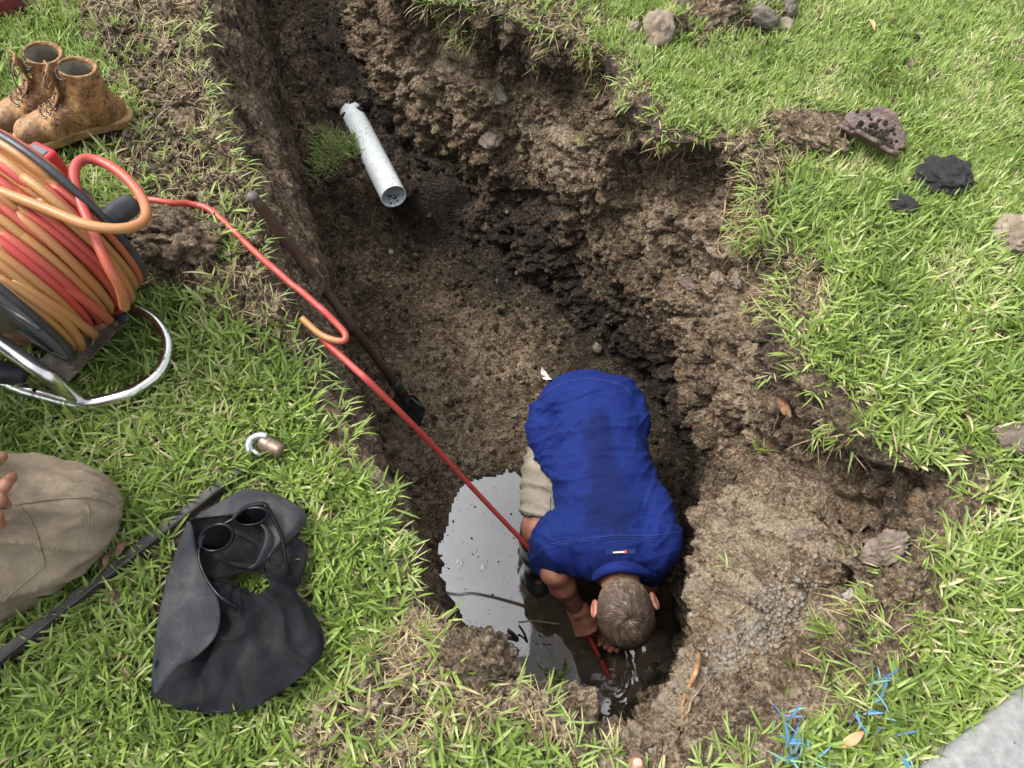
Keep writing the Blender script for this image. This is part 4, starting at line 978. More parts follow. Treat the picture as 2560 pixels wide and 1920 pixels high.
for a, b_ in ((182, 920), (290, 812)):
    g = Geo(); c = P(a, b_, .056); tube(g, [c, c+[0, 0, .008]], .008, 6); g.build('bolt', RUST, reel)
OBST.append((np.array([P(a, b_, 0)[:2] for a, b_ in [(165, 965), (318, 800), (262, 770), (95, 900)]]), .0))
# --- the hose paid out to the man
run = [P(345, 506, .10), P(385, 504, .115), P(430, 510, .11), P(480, 522, .07), P(540, 555, .035), P(620, 625, .03), P(700, 700, .035), P(780, 765, .035), P(840, 815, .03), P(866, 843, .028), P(862, 860, .024), P(835, 858, .02), P(800, 842, .02), P(765, 818, .006), P(775, 822, .012), P(800, 845, .012), P(850, 885, .014), P(905, 935, .012), P(960, 988, -.02)]
run1 = catmull(run[:14], 150); run1[:, 2] = np.maximum(run1[:, 2], lawn_h(run1[:, :2])+.012)+.006; _z = np.convolve(np.pad(run1[:, 2], 9, 'edge'), np.ones(19)/19, 'valid'); run1[:, 2] = _z+.004; run2 = catmull([P(806, 848, .010), P(850, 888, .016), P(905, 938, .014), P(945, 975, .006)], 30)
end = [P(945, 975, .006), P(1010, 1040, -.10), P(1100, 1132, -.26), P(1200, 1240, -.44), P(1290, 1335, -.60), P(1340, 1388, -.69)]
hid = [P(1400, 1440, -.80), P(1440, 1510, -.91)]
full2 = catmull(list(run2[::6])+end[1:]+hid+[hoseA-hd*.01, hoseA, (hoseA+hoseB)/2, hoseB+hd*.03], 200)
hose = thing('hose', 'red hose running from the reel across the lawn and down to the man', 'hose', P(700, 700, 0))
g = Geo(); tn = np.interp(np.linspace(0, 1, 150), [0, .2, .8, .86, .90, 1], [.75, .85, .9, .75, .05, .0]); tube(g, run1, .0078, 14, tn)
w2_ = full2; dcol = np.where(w2_[:, 2] < -.9, 1.15, .95); tube(g, w2_, np.interp(w2_[:, 2], [-1.0, -.3, 0], [.0072, .0072, .0078]), 14, dcol); g.build('hose_run', HOSE, hose, attr='tone')
g = Geo(); q = hoseA+(hoseB-hoseA)*.45; tube(g, [q-hd*.008, q+hd*.008], .0078, 12); g.build('joint', PLAS, hose)
# --- black bar lying in the grass
BARM = M('black_bar', (.02, .02, .02), rough=.6, stops=[(.3, (.016, .015, .015)), (.6, (.045, .038, .036)), (.8, (.13, .11, .10))], scale=28, bmp=(60, .001))
ba, bb = P(-60, 1690, .040), P(618, 1160, .024); d_ = bb-ba; Lb = np.linalg.norm(d_); d_ /= Lb; sn = np.cross(d_, UZ); 
barT = thing('steel_bar', 'long flat black steel bar lying diagonally in the lawn behind the hat', 'bar', ba)
prof = [(-.014, -.008), (-.014, .000), (-.0125, .002), (.004, .0035), (.006, .002), (.0075, .010), (.010, .0115), (.0125, .010), (.0135, -.003), (.0135, -.008)]
V = np.array([[ba+d_*s_+sn*x+UZ*(y+.001*math.sin(s_*9)) for x, y in prof] for s_ in np.linspace(0, Lb, 90)]); V += (noise(V, 25, 3)*.0008)[..., None]
mesh_obj('bar', V, grid_faces(90, len(prof), True), BARM, barT, False)
OBST.append((np.array([(ba+sn*.02)[:2], (bb+sn*.02)[:2], (bb-sn*.02)[:2], (ba-sn*.02)[:2]]), -.003))
# --- worn metal coupling
ct = thing('pipe_coupling', 'worn bronze coupling with a silver hooked collar lying in the grass above the black bar', 'coupling', P(665, 1120, .02))
BRZ = M('worn_bronze', (.2, .14, .10), rough=.42, stops=[(.3, (.13, .085, .06)), (.6, (.26, .19, .14)), (.8, (.36, .31, .27))], scale=30, metal=.6, bmp=(80, .001))
g = Geo(); ca_, cb2 = P(655, 1103, .04), P(706, 1130, .04); q = np.linspace(0, 1, 16); tube(g, ca_+(cb2-ca_)*q[:, None], np.interp(q, [0, .05, .42, .45, .52, .55, .95, 1], [.016, .0185, .0185, .0165, .0165, .0185, .0175, .0145]), 24); g.build('barrel', BRZ, ct)
STEEL = M('bright_steel', (.45, .46, .46), (.6, .6, .6), scale=30, rough=.3, metal=.9, bmp=(60, .0006))
g = Geo(); tube(g, catmull([P(668, 1092, .052), P(650, 1090, .054), P(632, 1098, .050), P(624, 1114, .044), P(628, 1128, .038)], 20), np.linspace(.009, .0095, 20), 12, flat=1.3); g.build('hooked_collar', STEEL, ct)
g = Geo(); tube(g, [P(632, 1126, .042), P(652, 1139, .034)], .0055, 10); g.build('screw', STEEL, ct)
OBST.append((np.array([P(a, b_, 0)[:2] for a, b_ in [(622, 1090), (660, 1085), (715, 1125), (700, 1145), (640, 1140)]]), .001))
# ------------------------------------------------------------ the black flap hat
def Hc(x, y, z=.03): return P(350+x/2.765, 1200+y/2.765, z)
def cloth(name, stops, scale=9, bmpd=.0012):
    m, t, b = new_mat(name); t.links.new(ramp(t, stops, texn(t, scale, 7, .68)), b.inputs['Base Color']); b.inputs['Roughness'].default_value = .85; b.inputs['Specular IOR Level'].default_value = .04
    wv = math_(t, 'ADD', texn(t, 700, 2), math_(t, 'MULTIPLY', texn(t, 60, 5, .7), .8)); bump(t, b, wv, bmpd); return m
HBK = cloth('black_cloth', [(.3, (.009, .0092, .0105)), (.6, (.020, .0202, .022)), (.82, (.050, .049, .050))])
HGR = cloth('faded_black_cloth', [(.28, (.022, .023, .027)), (.50, (.047, .048, .053)), (.63, (.085, .081, .077)), (.78, (.17, .155, .135))])
hat = thing('sun_hat', 'crumpled black flap hat lying upside down on the lawn, sunglasses resting on it', 'hat', Hc(650, 1000, 0))
HB_ = .042
def sheet(name, rows, mat, n=44, m=44, th=.0016, wr=.004, f=14, par=None, zadd=HB_, seed=0, fn=None):
    R_ = [[Hc(x, y, z+zadd) for x, y, z in r_] for r_ in rows]; G_ = lofted(R_, n, m)
    s_ = fbm(G_, f, 3, 100+seed)*wr; G_[..., 2] += s_
    if fn is not None: G_ = fn(G_)
    o = mesh_obj(name, G_, grid_faces(n, m), mat, par or hat); solidify(o, th, 0); return o
def bigf(G_):
    # folds radiating from the gathered elastic
    G_[..., 2] += np.clip(1-np.abs(fbm(G_, 6, 2, 411))*3.2, 0, 1)**3*.016; c = Hc(720, 700); v = G_-c; a = np.arctan2(v[..., 1], v[..., 0]); r_ = np.hypot(v[..., 0], v[..., 1])
    G_[..., 2] += np.sin(a*9+r_*10)*.007*np.exp(-((r_-.10)/.07)**2)+np.abs(noise(np.stack([a*3, r_*4, 0*a], -1), 1, 7))*.045*np.exp(-((r_-.16)/.11)**2); return G_
sheet('neck_flap', [
 [(440, 660, .012), (560, 700, .030), (700, 752, .030), (850, 800, .032), (905, 700, .045), (885, 560, .050)],
 [(360, 800, .010), (540, 850, .034), (700, 880, .036), (860, 880, .036), (965, 780, .044), (985, 650, .045)],
 [(250, 1000, .006), (500, 1020, .024), (740, 1040, .030), (910, 1010, .026), (1080, 900, .034), (1090, 790, .026)],
 [(160, 1250, .004), (440, 1260, .014), (740, 1250, .022), (970, 1190, .020), (1150, 1060, .026), (1190, 920, .012)],
 [(105, 1400, .002), (400, 1470, .008), (740, 1450, .012), (1000, 1340, .012), (1215, 1150, .014), (1245, 1000, .004)],
 [(88, 1495, .0), (380, 1600, .0), (740, 1592, .0), (1020, 1440, .0), (1245, 1240, .0), (1278, 1070, .0)]], HBK, 110, 100, seed=1, fn=bigf, wr=.016, f=10)
g = Geo(); hemc = catmull([Hc(x, y, HB_+.004) for x, y in [(95, 1490), (380, 1590), (740, 1582), (1015, 1432), (1235, 1235), (1266, 1070), (1200, 925), (1095, 795)]], 120); tube(g, hemc, .0011, 6); g.build('hem_stitching', HGR, hat)
sheet('side_flap', [
 [(330, 285, .030), (240, 520, .024), (180, 700, .02), (148, 850, .018), (120, 1000, .016), (104, 1120, .014), (90, 1280, .010), (84, 1400, .006), (86, 1492, .002)],
 [(350, 300, .045), (290, 520, .046), (260, 700, .048), (240, 850, .048), (215, 1000, .046), (190, 1120, .042), (150, 1280, .034), (115, 1400, .020), (88, 1493, .004)],
 [(372, 360, .040), (360, 540, .048), (370, 700, .056), (400, 850, .060), (390, 1000, .060), (330, 1140, .055), (240, 1280, .042), (150, 1400, .024), (90, 1494, .006)],
 [(378, 420, .030), (415, 550, .040), (470, 690, .052), (540, 830, .060), (556, 955, .062), (520, 1085, .056), (425, 1190, .046), (290, 1300, .030), (92, 1496, .010)]], HGR, 110, 30, seed=2, wr=.003, f=9)
sheet('brim', [
 [(375, 262, .028), (520, 172, .022), (620, 112, .02), (715, 70, .018), (820, 68, .018), (950, 105, .018), (1075, 168, .018), (1148, 235, .018), (1135, 310, .020), (1050, 400, .026), (960, 485, .034), (890, 530, .044)],
 [(400, 262, .040), (540, 205, .040), (650, 160, .040), (740, 140, .040), (830, 140, .040), (930, 175, .042), (1020, 230, .042), (1060, 285, .042), (1040, 345, .042), (985, 410, .046), (930, 470, .050), (888, 535, .052)],
 [(430, 262, .036), (560, 245, .042), (680, 235, .046), (780, 250, .048), (850, 290, .050), (890, 330, .050), (905, 370, .050), (908, 410, .050), (905, 450, .050), (900, 480, .050), (890, 510, .052), (880, 545, .052)]], HGR, 90, 30, seed=3, wr=.002)
sheet('crown', [
 [(345, 262, .034), (430, 255, .034), (560, 248, .034), (700, 245, .034), (820, 290, .040), (880, 400, .044)],
 [(350, 330, .020), (440, 350, .006), (560, 360, .004), (700, 350, .006), (800, 400, .010), (862, 480, .030)],
 [(385, 450, .018), (470, 480, .0), (580, 490, -.004), (690, 490, -.004), (780, 520, .002), (850, 560, .020)],
 [(420, 560, .014), (500, 590, .004), (600, 600, .002), (690, 605, .0), (790, 610, .002), (860, 620, .012)],
 [(440, 660, .012), (520, 680, .020), (600, 665, .016), (690, 640, .010), (790, 636, .008), (880, 645, .014)]], HBK, 60, 50, seed=4, wr=.010, f=22)
sheet('crown_side', [
 [(905, 480, .02), (960, 470, .026), (1020, 430, .026), (1080, 390, .022)],
 [(900, 560, .018), (970, 540, .020), (1050, 500, .024), (1140, 440, .010)],
 [(930, 640, .018), (1000, 640, .024), (1070, 600, .022), (1160, 540, .006)],
 [(1000, 700, .014), (1050, 720, .018), (1100, 680, .014), (1135, 620, .004)],
 [(1050, 745, .010), (1070, 750, .010), (1090, 735, .008), (1105, 700, .002)]], HBK, 40, 40, seed=5, wr=.012, f=26)
g = Geo(); el = catmull([Hc(x, y, z+HB_) for x, y, z in [(500, 715, .026), (560, 692, .034), (640, 722, .036), (720, 762, .036), (800, 796, .037), (890, 812, .038)]], 130); rr_ = .0026+.0016*np.sin(np.arange(130)*1.05); tube(g, el, rr_, 8); g.build('elastic', HBK, hat)
g = Geo(); st_ = catmull([Hc(x, y, z+HB_) for x, y, z in [(790, 290, .050), (850, 310, .056), (890, 370, .060), (890, 440, .060), (865, 510, .056), (835, 575, .046), (800, 600, .030)]], 50); tube(g, st_, np.interp(np.arange(50), [0, 20, 40, 49], [.005, .0095, .013, .016]), 12, flat=.28, up=(0, 1, .2)); g.build('chin_strap', HGR, hat)
g = Geo(); tube(g, catmull([Hc(x, y, z+HB_) for x, y, z in [(650, 350, .010), (740, 390, .016), (820, 440, .022), (850, 500, .024)]], 30), .006, 10, flat=.6)
tube(g, catmull([Hc(x, y, z+HB_) for x, y, z in [(520, 520, .010), (600, 560, .016), (700, 590, .016), (790, 595, .022)]], 30), .005, 10, flat=.6); g.build('lining_fold', HBK, hat)
OBST.append((np.array([Hc(x, y, 0)[:2] for x, y in [(335, 270), (560, 160), (715, 75), (820, 70), (1075, 175), (1145, 240), (1155, 420), (1150, 560), (1090, 730), (1200, 920), (1275, 1070), (1245, 1240), (1020, 1440), (740, 1590), (380, 1600), (90, 1490), (105, 1100), (180, 700)]]), .006))
_c = Hc(800, 715, .0); _n = 90; blades('grass', _c+np.column_stack([rng.normal(0, .018, _n), rng.normal(0, .013, _n), np.full(_n, .002)]), rng.uniform(0, 6.3, _n), rng.uniform(.5, 1.4, _n), rng.uniform(.015, .032, _n), rng.uniform(.004, .006, _n), rng.normal(.45, .15, _n).clip(0, 1), GRASS, segs=3)
# --- sunglasses on the hat
GLB = M('glossy_black', (.004, .0045, .006), rough=.2, spec=.25); LENS = M('dark_lens', (.0012, .0012, .0016), rough=.08, spec=.04)
sg_ = thing('sunglasses', 'black sunglasses with open arms resting on the crumpled hat', 'sunglasses', Hc(650, 350, .08))
def frame_ring(c, ax_, ay_, z0, n=48): return [(c[0]+ax_[0]*math.cos(a)+ay_[0]*math.sin(a), c[1]+ax_[1]*math.cos(a)+ay_[1]*math.sin(a), z0) for a in np.linspace(0, 2*np.pi, n+1)[:-1]]
for c, ax_, ay_, z0, z1 in (((772, 252), (112, -22), (8, 56), .112, .128), ((528, 398), (112, -42), (28, 82), .118, .105)):
    rg = frame_ring(c, ax_, ay_, 0); 
    def zf(x, y): return z0+(y-c[1])*-.00010*2+ (x-c[0])*.00003
    loop = np.array([Hc(x, y, zf(x, y)) for x, y, _ in rg]); g = Geo(); tube(g, np.vstack([loop, loop[:2]]), .0034, 8, cap=False); g.build('rim', GLB, sg_)
    cc2 = loop.mean(0); rows = [cc2+(loop-cc2)*k+[0, 0, .004*(1-k*k)] for k in np.linspace(0, 1, 9)]; V = np.array(rows); o = mesh_obj('lens', V, grid_faces(9, len(loop), True), LENS, sg_); solidify(o, .0015, 0)
g = Geo(); tube(g, catmull([Hc(x, y, z) for x, y, z in [(418, 480, .105), (425, 420, .112), (450, 378, .118), (500, 345, .122), (565, 320, .124), (600, 296, .126), (640, 272, .127), (680, 228, .126), (720, 198, .124), (780, 178, .122), (845, 168, .120), (872, 180, .118)]], 80), np.interp(np.arange(80), [0, 12, 30, 38, 46, 60, 79], [.0038, .005, .0048, .0034, .0034, .0055, .006]), 10, flat=.75); g.build('brow_bar', GLB, sg_)
g = Geo(); tube(g, catmull([Hc(x, y, z) for x, y, z in [(866, 176, .118), (900, 225, .112), (950, 320, .102), (985, 410, .094), (1002, 520, .086), (1022, 650, .072)]], 50), np.interp(np.arange(50), [0, 10, 49], [.0060, .0044, .0032]), 10, flat=1.6); g.build('temple', GLB, sg_)
g = Geo(); tube(g, catmull([Hc(x, y, z) for x, y, z in [(414, 478, .106), (412, 540, .108), (430, 610, .108), (472, 700, .112), (540, 790, .116), (610, 845, .112), (672, 880, .100)]], 50), np.interp(np.arange(50), [0, 35, 49], [.0042, .0034, .0042]), 10, flat=1.4); g.build('temple', GLB, sg_)

# ------------------------------------------------------------ work boots
m, t, b = new_mat('muddy_leather'); n1 = texn(t, 16, 7, .7); n2 = texn(t, 60, 6, .75)
base_ = ramp(t, [(.3, (.10, .045, .018)), (.5, (.31, .155, .055)), (.72, (.54, .34, .15))], n1)
dm = ramp(t, [(.47, (0, 0, 0)), (.60, (1, 1, 1))], texn(t, 13, 7, .72)); d2 = ramp(t, [(.54, (0, 0, 0)), (.61, (1, 1, 1))], n2)
base_ = mixc(t, math_(t, 'MULTIPLY', dm, .62), base_, (.045, .022, .012)); base_ = mixc(t, math_(t, 'MULTIPLY', d2, .8), base_, (.02, .012, .008))
t.links.new(base_, b.inputs['Base Color']); b.inputs['Roughness'].default_value = .68; bump(t, b, math_(t, 'ADD', n2, texn(t, 260, 3)), .0022); LEA = m
LIN = cloth('grey_lining', [(.3, (.13, .12, .095)), (.7, (.24, .225, .18))], 30); SOLE = M('tan_sole', (.3, .2, .1), rough=.75, stops=[(.3, (.12, .07, .035)), (.55, (.34, .20, .09)), (.8, (.46, .31, .16))], scale=26, bmp=(120, .002))
LACE = M('brown_lace', (.09, .05, .03), (.22, .14, .09), scale=120, rough=.85, bmp=(500, .001)); EYE = M('eyelet_metal', (.20, .17, .13), (.34, .30, .24), scale=60, rough=.4, metal=.7); THR = M('yellow_thread', (.50, .36, .16), (.6, .46, .22), scale=200, rough=.8)
def make_boot(label):
    bt = thing('work_boot', label, 'boot', (0, 0, 0), 0, 'pair of muddy tan work boots left on the bank', world=False)
    s = SDF((-.03, -.075, 0), (.34, .075, .235), .0036)
    s.cap((.078, 0, .07), (.070, 0, .188), .051, .052, .03).ell((.060, 0, .052), (.062, .040, .052), k=.03).ell((.14, 0, .045), (.10, .041, .042), k=.03)
    s.cap((.090, 0, .105), (.205, .004, .050), .046, .038, .035).ell((.246, .004, .043), (.066, .050, .041), k=.03)
    def f_(p):
        cr = noise(np.stack([p[:, 0]*2+p[:, 2]*1.4, p[:, 1]*.8, p[:, 2]*1.2], 1), 16, 3)
        crease = np.clip(1-np.abs(cr)*2.6, 0, 1)**2*-.0030*np.exp(-((p[:, 0]-.14)/.08)**2)
        seam_ = -.0016*np.exp(-((p[:, 0]+.25*p[:, 2]-.205)/.0022)**2)-.0014*np.exp(-((p[:, 0]-.45*p[:, 2]-.085)/.0022)**2)*(p[:, 2] < .13)
        cap_ = .0014*(p[:, 0]+.25*p[:, 2] > .207)
        return crease+seam_+cap_+fbm(p, 30, 3, 4)*.0026+fbm(p, 10, 2, 5)*.007
    s.disp(f_, .02)
    s.plane((0, 0, -1), -.024)
    s.plane((-.22, 0, .975), .178)                                  # the top slopes down to the front
    s.cap((.078, 0, .055), (.068, 0, .30), .041, .044, 0, op='sub'); s.ell((.13, 0, .05), (.08, .03, .025), k=0, op='sub')
    # the gap over the tongue
    s.cap((.145, 0, .125), (.135, 0, .24), .015, .022, .006, op='sub')
    s.build('upper', LEA, bt)
    # padded collar and lining
    zt_ = lambda x: (.178+.22*x)/.975
    th = np.linspace(.42, 2*np.pi-.42, 60); rim = np.array([(.069+.0478*math.cos(a), .0475*math.sin(a), 0) for a in th]); rim[:, 2] = zt_(rim[:, 0])-.001
    g = Geo(); tube(g, rim, .0040, 10); g.build('padded_collar', LEA, bt)
    g = Geo(); rows = []
    for r_, dz_ in ((.046, -.002), (.040, -.012), (.039, -.05), (.038, -.10), (.030, -.135), (.001, -.14)): rows.append([(.070+r_*math.cos(a), r_*math.sin(a), zt_(.07+r_*math.cos(a))*(1 if dz_ > -.1 else .98)+dz_) for a in np.linspace(0, 2*np.pi, 48, endpoint=False)])
    mesh_obj('lining', np.array(rows), grid_faces(6, 48, True), LIN, bt)
    # tongue
    tr = [[(.222-.055*0, y*.7, .085-.0*abs(y)) for y in np.linspace(-.022, .022, 5)], [(.172, y, .112) for y in np.linspace(-.024, .024, 5)], [(.140+.1*abs(y), y, .155) for y in np.linspace(-.028, .028, 5)], [(.133+.2*abs(y), y, .198) for y in np.linspace(-.030, .030, 5)], [(.136+.3*abs(y), y, .222) for y in np.linspace(-.026, .026, 5)]]
    G_ = lofted(tr, 14, 26); G_[..., 2] += noise(G_, 40, 2)*.002; o = mesh_obj('tongue', G_, grid_faces(14, 26), LEA, bt); solidify(o, .005, 0)
    # sole and welt
    outl = catmull([(-.006, 0), (.000, .026), (.030, .038), (.075, .036), (.125, .037), (.185, .048), (.240, .056), (.290, .044), (.318, .012), (.316, -.018), (.290, -.044), (.235, -.052), (.180, -.044), (.125, -.034), (.075, -.034), (.030, -.037), (.000, -.026)], 90, True)
    c_ = outl.mean(0); rows = []
    for k, z_ in ((.2, 0), (.95, 0), (.985, .003), (.985, .016), (1.035, .019), (1.035, .026), (.97, .029), (.80, .029)):
        lift_ = np.clip((outl[:, 0]-.24)/.08, 0, 1)**2*.010; rows.append(np.column_stack([c_+(outl-c_)*k, z_+lift_]))
    mesh_obj('sole', np.array(rows), grid_faces(8, 90, True), SOLE, bt)
    # eyelets and lace on both sides of the gap
    bv = BVHTree.FromObject(bpy.data.objects[bt.children[0].name], bpy.context.evaluated_depsgraph_get()) if False else None
    Vb, Qb = s.mesh(); bv = BVHTree.FromPolygons([tuple(v) for v in Vb], [tuple(f) for f in Qb.tolist()])
    def on(x, y, z, off=.002):
        h = bv.find_nearest(Vector((x, y, z))); return np.array(h[0]+h[1]*off)
    ey = []
    for k in range(7):
        q = k/6; x = .212-.078*q-.012*q*q; z = .078+.105*q; row = []
        for sd2 in (-1, 1):
            p_ = on(x-.004, sd2*(.024+.006*q), z+.004); h = bv.find_nearest(Vector(p_)); nn = np.array(h[1]); a1 = np.cross(nn, [0, 0, 1.]); a1 /= np.linalg.norm(a1); a2 = np.cross(nn, a1)
            rg = np.array([p_+(a1*math.cos(a)+a2*math.sin(a))*.0042 for a in np.linspace(0, 2*np.pi, 15)]); g = Geo(); tube(g, rg, .0019, 6, cap=False); g.build('eyelet', EYE, bt); row.append(p_+nn*.0015)
        ey.append(row)
    g = Geo()
    for k in range(7):
        a_, b_ = ey[k]; md = (a_+b_)/2+[.010, 0, .010]; tube(g, catmull([a_, (a_*.6+md*.4)+[.004, 0, .004], md, (b_*.6+md*.4)+[.004, 0, .004], b_], 14), .0024, 6)
        if k < 6: c2_ = ey[k+1][1]; md = (a_+c2_)/2+[.014, 0, .012]; tube(g, catmull([a_, md, c2_], 12), .0024, 6)
    tp_ = (ey[6][0]+ey[6][1])/2+[.012, 0, .012]
    for sd2, dx, dz_ in ((-1, .03, -.02), (1, .035, -.028), (-.6, .045, -.06), (.8, .05, -.075)):
        tube(g, catmull([tp_, tp_+[dx*.6, sd2*.018, .008], tp_+[dx, sd2*.030, dz_*.5], tp_+[dx*.9, sd2*.022, dz_], tp_+[dx*.35, sd2*.008, dz_*.6]] if dz_ > -.05 else [tp_, tp_+[dx*.5, sd2*.020, .004], tp_+[dx*.9, sd2*.034, dz_*.4], tp_+[dx, sd2*.036, dz_]], 24), .0024, 6)
    g.build('lace', LACE, bt)
    for off in (0, .004):
        g = Geo(); tube(g, [on(.207-.25*z+off, y, z, .0004) for y, z in [(-.05, .035), (-.045, .06), (-.03, .076), (0, .083), (.03, .076), (.045, .06), (.05, .035)]], .0007, 5); g.build('stitching', THR, bt)
    for ps in ([on(.085+.45*z, .06, z, .0004) for z in np.linspace(.035, .12, 10)], [on(.085+.45*z, -.06, z, .0004) for z in np.linspace(.035, .12, 10)], [on(x, -.06, .150+.06*(x-.07), .0004) for x in np.linspace(.03, .13, 10)]): g = Geo(); tube(g, ps, .0007, 5); g.build('stitching', THR, bt)
    return bt
b1 = make_boot('muddy tan leather work boot in front, nearer the hose reel')
def copy_tree(o, parent=None):
    c = o.copy(); sc.collection.objects.link(c); c.parent = parent
    for ch in list(o.children): copy_tree(ch, c)
    return c
b2 = copy_tree(b1); b2['label'] = 'muddy tan work boot behind the other, unlaced with its tongue open'
heel = P(348, 330, 0); toe = P(90, 402, 0); d_ = toe-heel; a1 = math.atan2(d_[1], d_[0]); S1_ = np.linalg.norm(d_)/.312
print('boot scale', S1_)
b1.location = (*heel[:2], gz(*heel[:2])+.030); b1.rotation_euler = (math.radians(3), math.radians(-2), a1); b1.scale = (S1_,)*3
heel2 = P(268, 272, 0); b2.location = (*heel2[:2], gz(*heel2[:2])+.034); b2.rotation_euler = (math.radians(-4), math.radians(1), a1+math.radians(6)); b2.scale = (S1_,)*3
for h_, a_ in ((heel, a1), (heel2, a1+.1)):
    e = np.array([math.cos(a_), math.sin(a_)]); n_ = np.array([-e[1], e[0]]); OBST.append((np.array([h_[:2]-n_*.04, h_[:2]+e*.31*S1_-n_*.05, h_[:2]+e*.31*S1_+n_*.05, h_[:2]+n_*.04]), -.004))

# ------------------------------------------------------------ the kneeling man at the left edge
kp = thing('person', 'person in khaki work trousers kneeling at the left edge, fingers resting on the thigh', 'person', P(100, 1330, 0))
KT = M('khaki_trousers', (.25, .2, .14), rough=.88, stops=[(.3, (.155, .118, .078)), (.6, (.26, .205, .14)), (.8, (.35, .29, .205))], scale=10, bmp=(140, .0025))
kneeA = P(186, 1288, .085); hipA = np.array([-1.36, .40, .42]); calf = kneeA+np.array([-.16, -.12, -.02]); footA = kneeA+np.array([-.48, -.20, -.01])
kneeB = np.array([-1.18, .98, .48]); hipB = np.array([-1.44, .66, .42]); footB = np.array([-1.12, .92, .05])
tr_ = SDF((-1.75, .0, -.02), (-.70, 1.2, .62), .0065)
tr_.chain([kneeA, kneeA+(hipA-kneeA)*.45, hipA], [.078, .098, .125], .04).chain([kneeA, calf, footA], [.078, .080, .060], .03)
tr_.ell((hipA+hipB)/2, (.15, .19, .14), k=.06).chain([hipB, (hipB+kneeB)/2, kneeB], [.115, .100, .080], .04).chain([kneeB, (kneeB+footB)/2, footB+[0, 0, .1]], [.078, .068, .06], .03)
kd_ = (hipA-kneeA)/np.linalg.norm(hipA-kneeA)
def wk3(p):
    q = p-kneeA; s_ = q@kd_; r_ = q-s_[:, None]*kd_; ang = np.arctan2(r_[:, 2]*.9-r_[:, 1]*.4, r_[:, 1])
    a = noise(np.stack([ang*2.6, s_*5, 0*s_], 1), 1, 7); f_ = np.clip(1-np.abs(a)*2.0, 0, 1)**2*.020*np.exp(-((s_-.08)/.2)**2)+np.clip(1-np.abs(noise(np.stack([ang*5.5, s_*9, 0*s_], 1), 1, 17))*2.4, 0, 1)**2*.003
    lo_ = p[:, 1]+p[:, 2]*.3 < kneeA[1]+.04
    f_ = f_+(1-np.abs(np.sin(ang*5.5+noise(p, 7, 27)*2.2)))**2*.016*np.exp(-((s_-.12)/.17)**2)
    return f_*np.where(lo_, 1.35, .8)+fbm(p, 8, 3, 9)*.012+np.where(~lo_, .002, 0)
tr_.disp(wk3, .03); tr_.plane((0, 0, -1), -.008); Vt, Qt = tr_.mesh(); trou = mesh_obj('trousers', Vt, Qt, KT, kp)
bvt = BVHTree.FromPolygons([tuple(v) for v in Vt], [tuple(f) for f in Qt.tolist()])
def drape2(x, y, off=.001):
    u, v = x/2.766, 1050+y/2.766; o_ = Vector((0, 0, CH)); d_ = Vector(Dp(u, v, 1.0))-o_; h = bvt.ray_cast(o_, d_.normalized()); return None if h[0] is None else np.array(h[0]+h[1]*off)
for nm, pts_, r_ in (('side_seam', [(0, 598), (100, 590), (300, 560), (480, 540), (620, 540), (720, 556), (790, 590)], .0018), ('pocket_flap_edge', [(130, 600), (200, 680), (250, 790), (280, 900), (300, 1000), (240, 1060), (120, 1160), (20, 1250)], .0024), ('knee_dart', [(600, 590), (612, 650), (610, 720), (625, 760)], .0012)):
    w_ = [drape2(a, b_) for a, b_, _ in catmull([(a, b_, 0) for a, b_ in pts_], 60)]; w_ = np.array([x for x in w_ if x is not None])
    if len(w_) > 5: tube(Geo(), w_, r_, 6).build(nm, KT, trou)
# body: torso, arm, head outside the picture, and the hand that comes in at its edge
bd = SDF((-2.0, -.1, .0), (-.78, 1.25, 1.35), .009)
chest = np.array([-1.42, .50, .82]); neckk = np.array([-1.36, .50, 1.04]); hd_ = np.array([-1.30, .50, 1.18])
bd.chain([(hipA+hipB)/2, (hipA+hipB)/2+[0, 0, .2], chest], [.12, .12, .14], .06).ell(chest, (.12, .19, .15), k=.05).cap(chest, neckk, .07, .055, .04).ell(hd_, (.098, .075, .115), k=.02)
hw_ = P(-90, 1285, .33)
bd.chain([chest+[0, -.19, .08], np.array([-1.42, .20, .60]), hw_], [.058, .045, .030], .03).chain([chest+[0, .19, .08], np.array([-1.40, .80, .62]), kneeB+[0, -.02, .09]], [.058, .045, .030], .03)
bd.cap(footB+[-.03, 0, 0], footB+[.16, .02, -.01], .045, .035, .02)
Vq, Qq = bd.mesh(); mesh_obj('body', Vq, Qq, SKIN, kp)
tsh = SDF((-2.0, .0, .25), (-1.1, 1.15, 1.1), .009); tsh.chain([(hipA+hipB)/2+[0, 0, .02], (hipA+hipB)/2+[0, 0, .2], chest], [.15, .14, .155], .06).ell(chest, (.14, .215, .165), k=.05).cap(chest+[0, -.19, .08], np.array([-1.42, .26, .70]), .075, .068, .03).cap(chest+[0, .19, .08], np.array([-1.40, .74, .72]), .075, .068, .03)
tsh.disp(lambda p: fbm(p, 9, 3, 6)*.01, .03); tsh.build('work_shirt', SHIRT, kp)
hc_ = SDF(hd_-.15, hd_+.15, .006); hc_.ell(hd_+[-.012, 0, .02], (.102, .082, .108), k=0); hc_.plane((1, 0, -.7), hd_[0]+.035-.7*hd_[2]); hc_.build('hair', HAIRB, kp)
hs_ = SDF(P(-90, 1260, .33)-.13, P(60, 1230, .33)+.10, .003)
palm = P(-70, 1260, .345); hs_.cap(P(-90, 1285, .335), palm, .030, .034, .02)
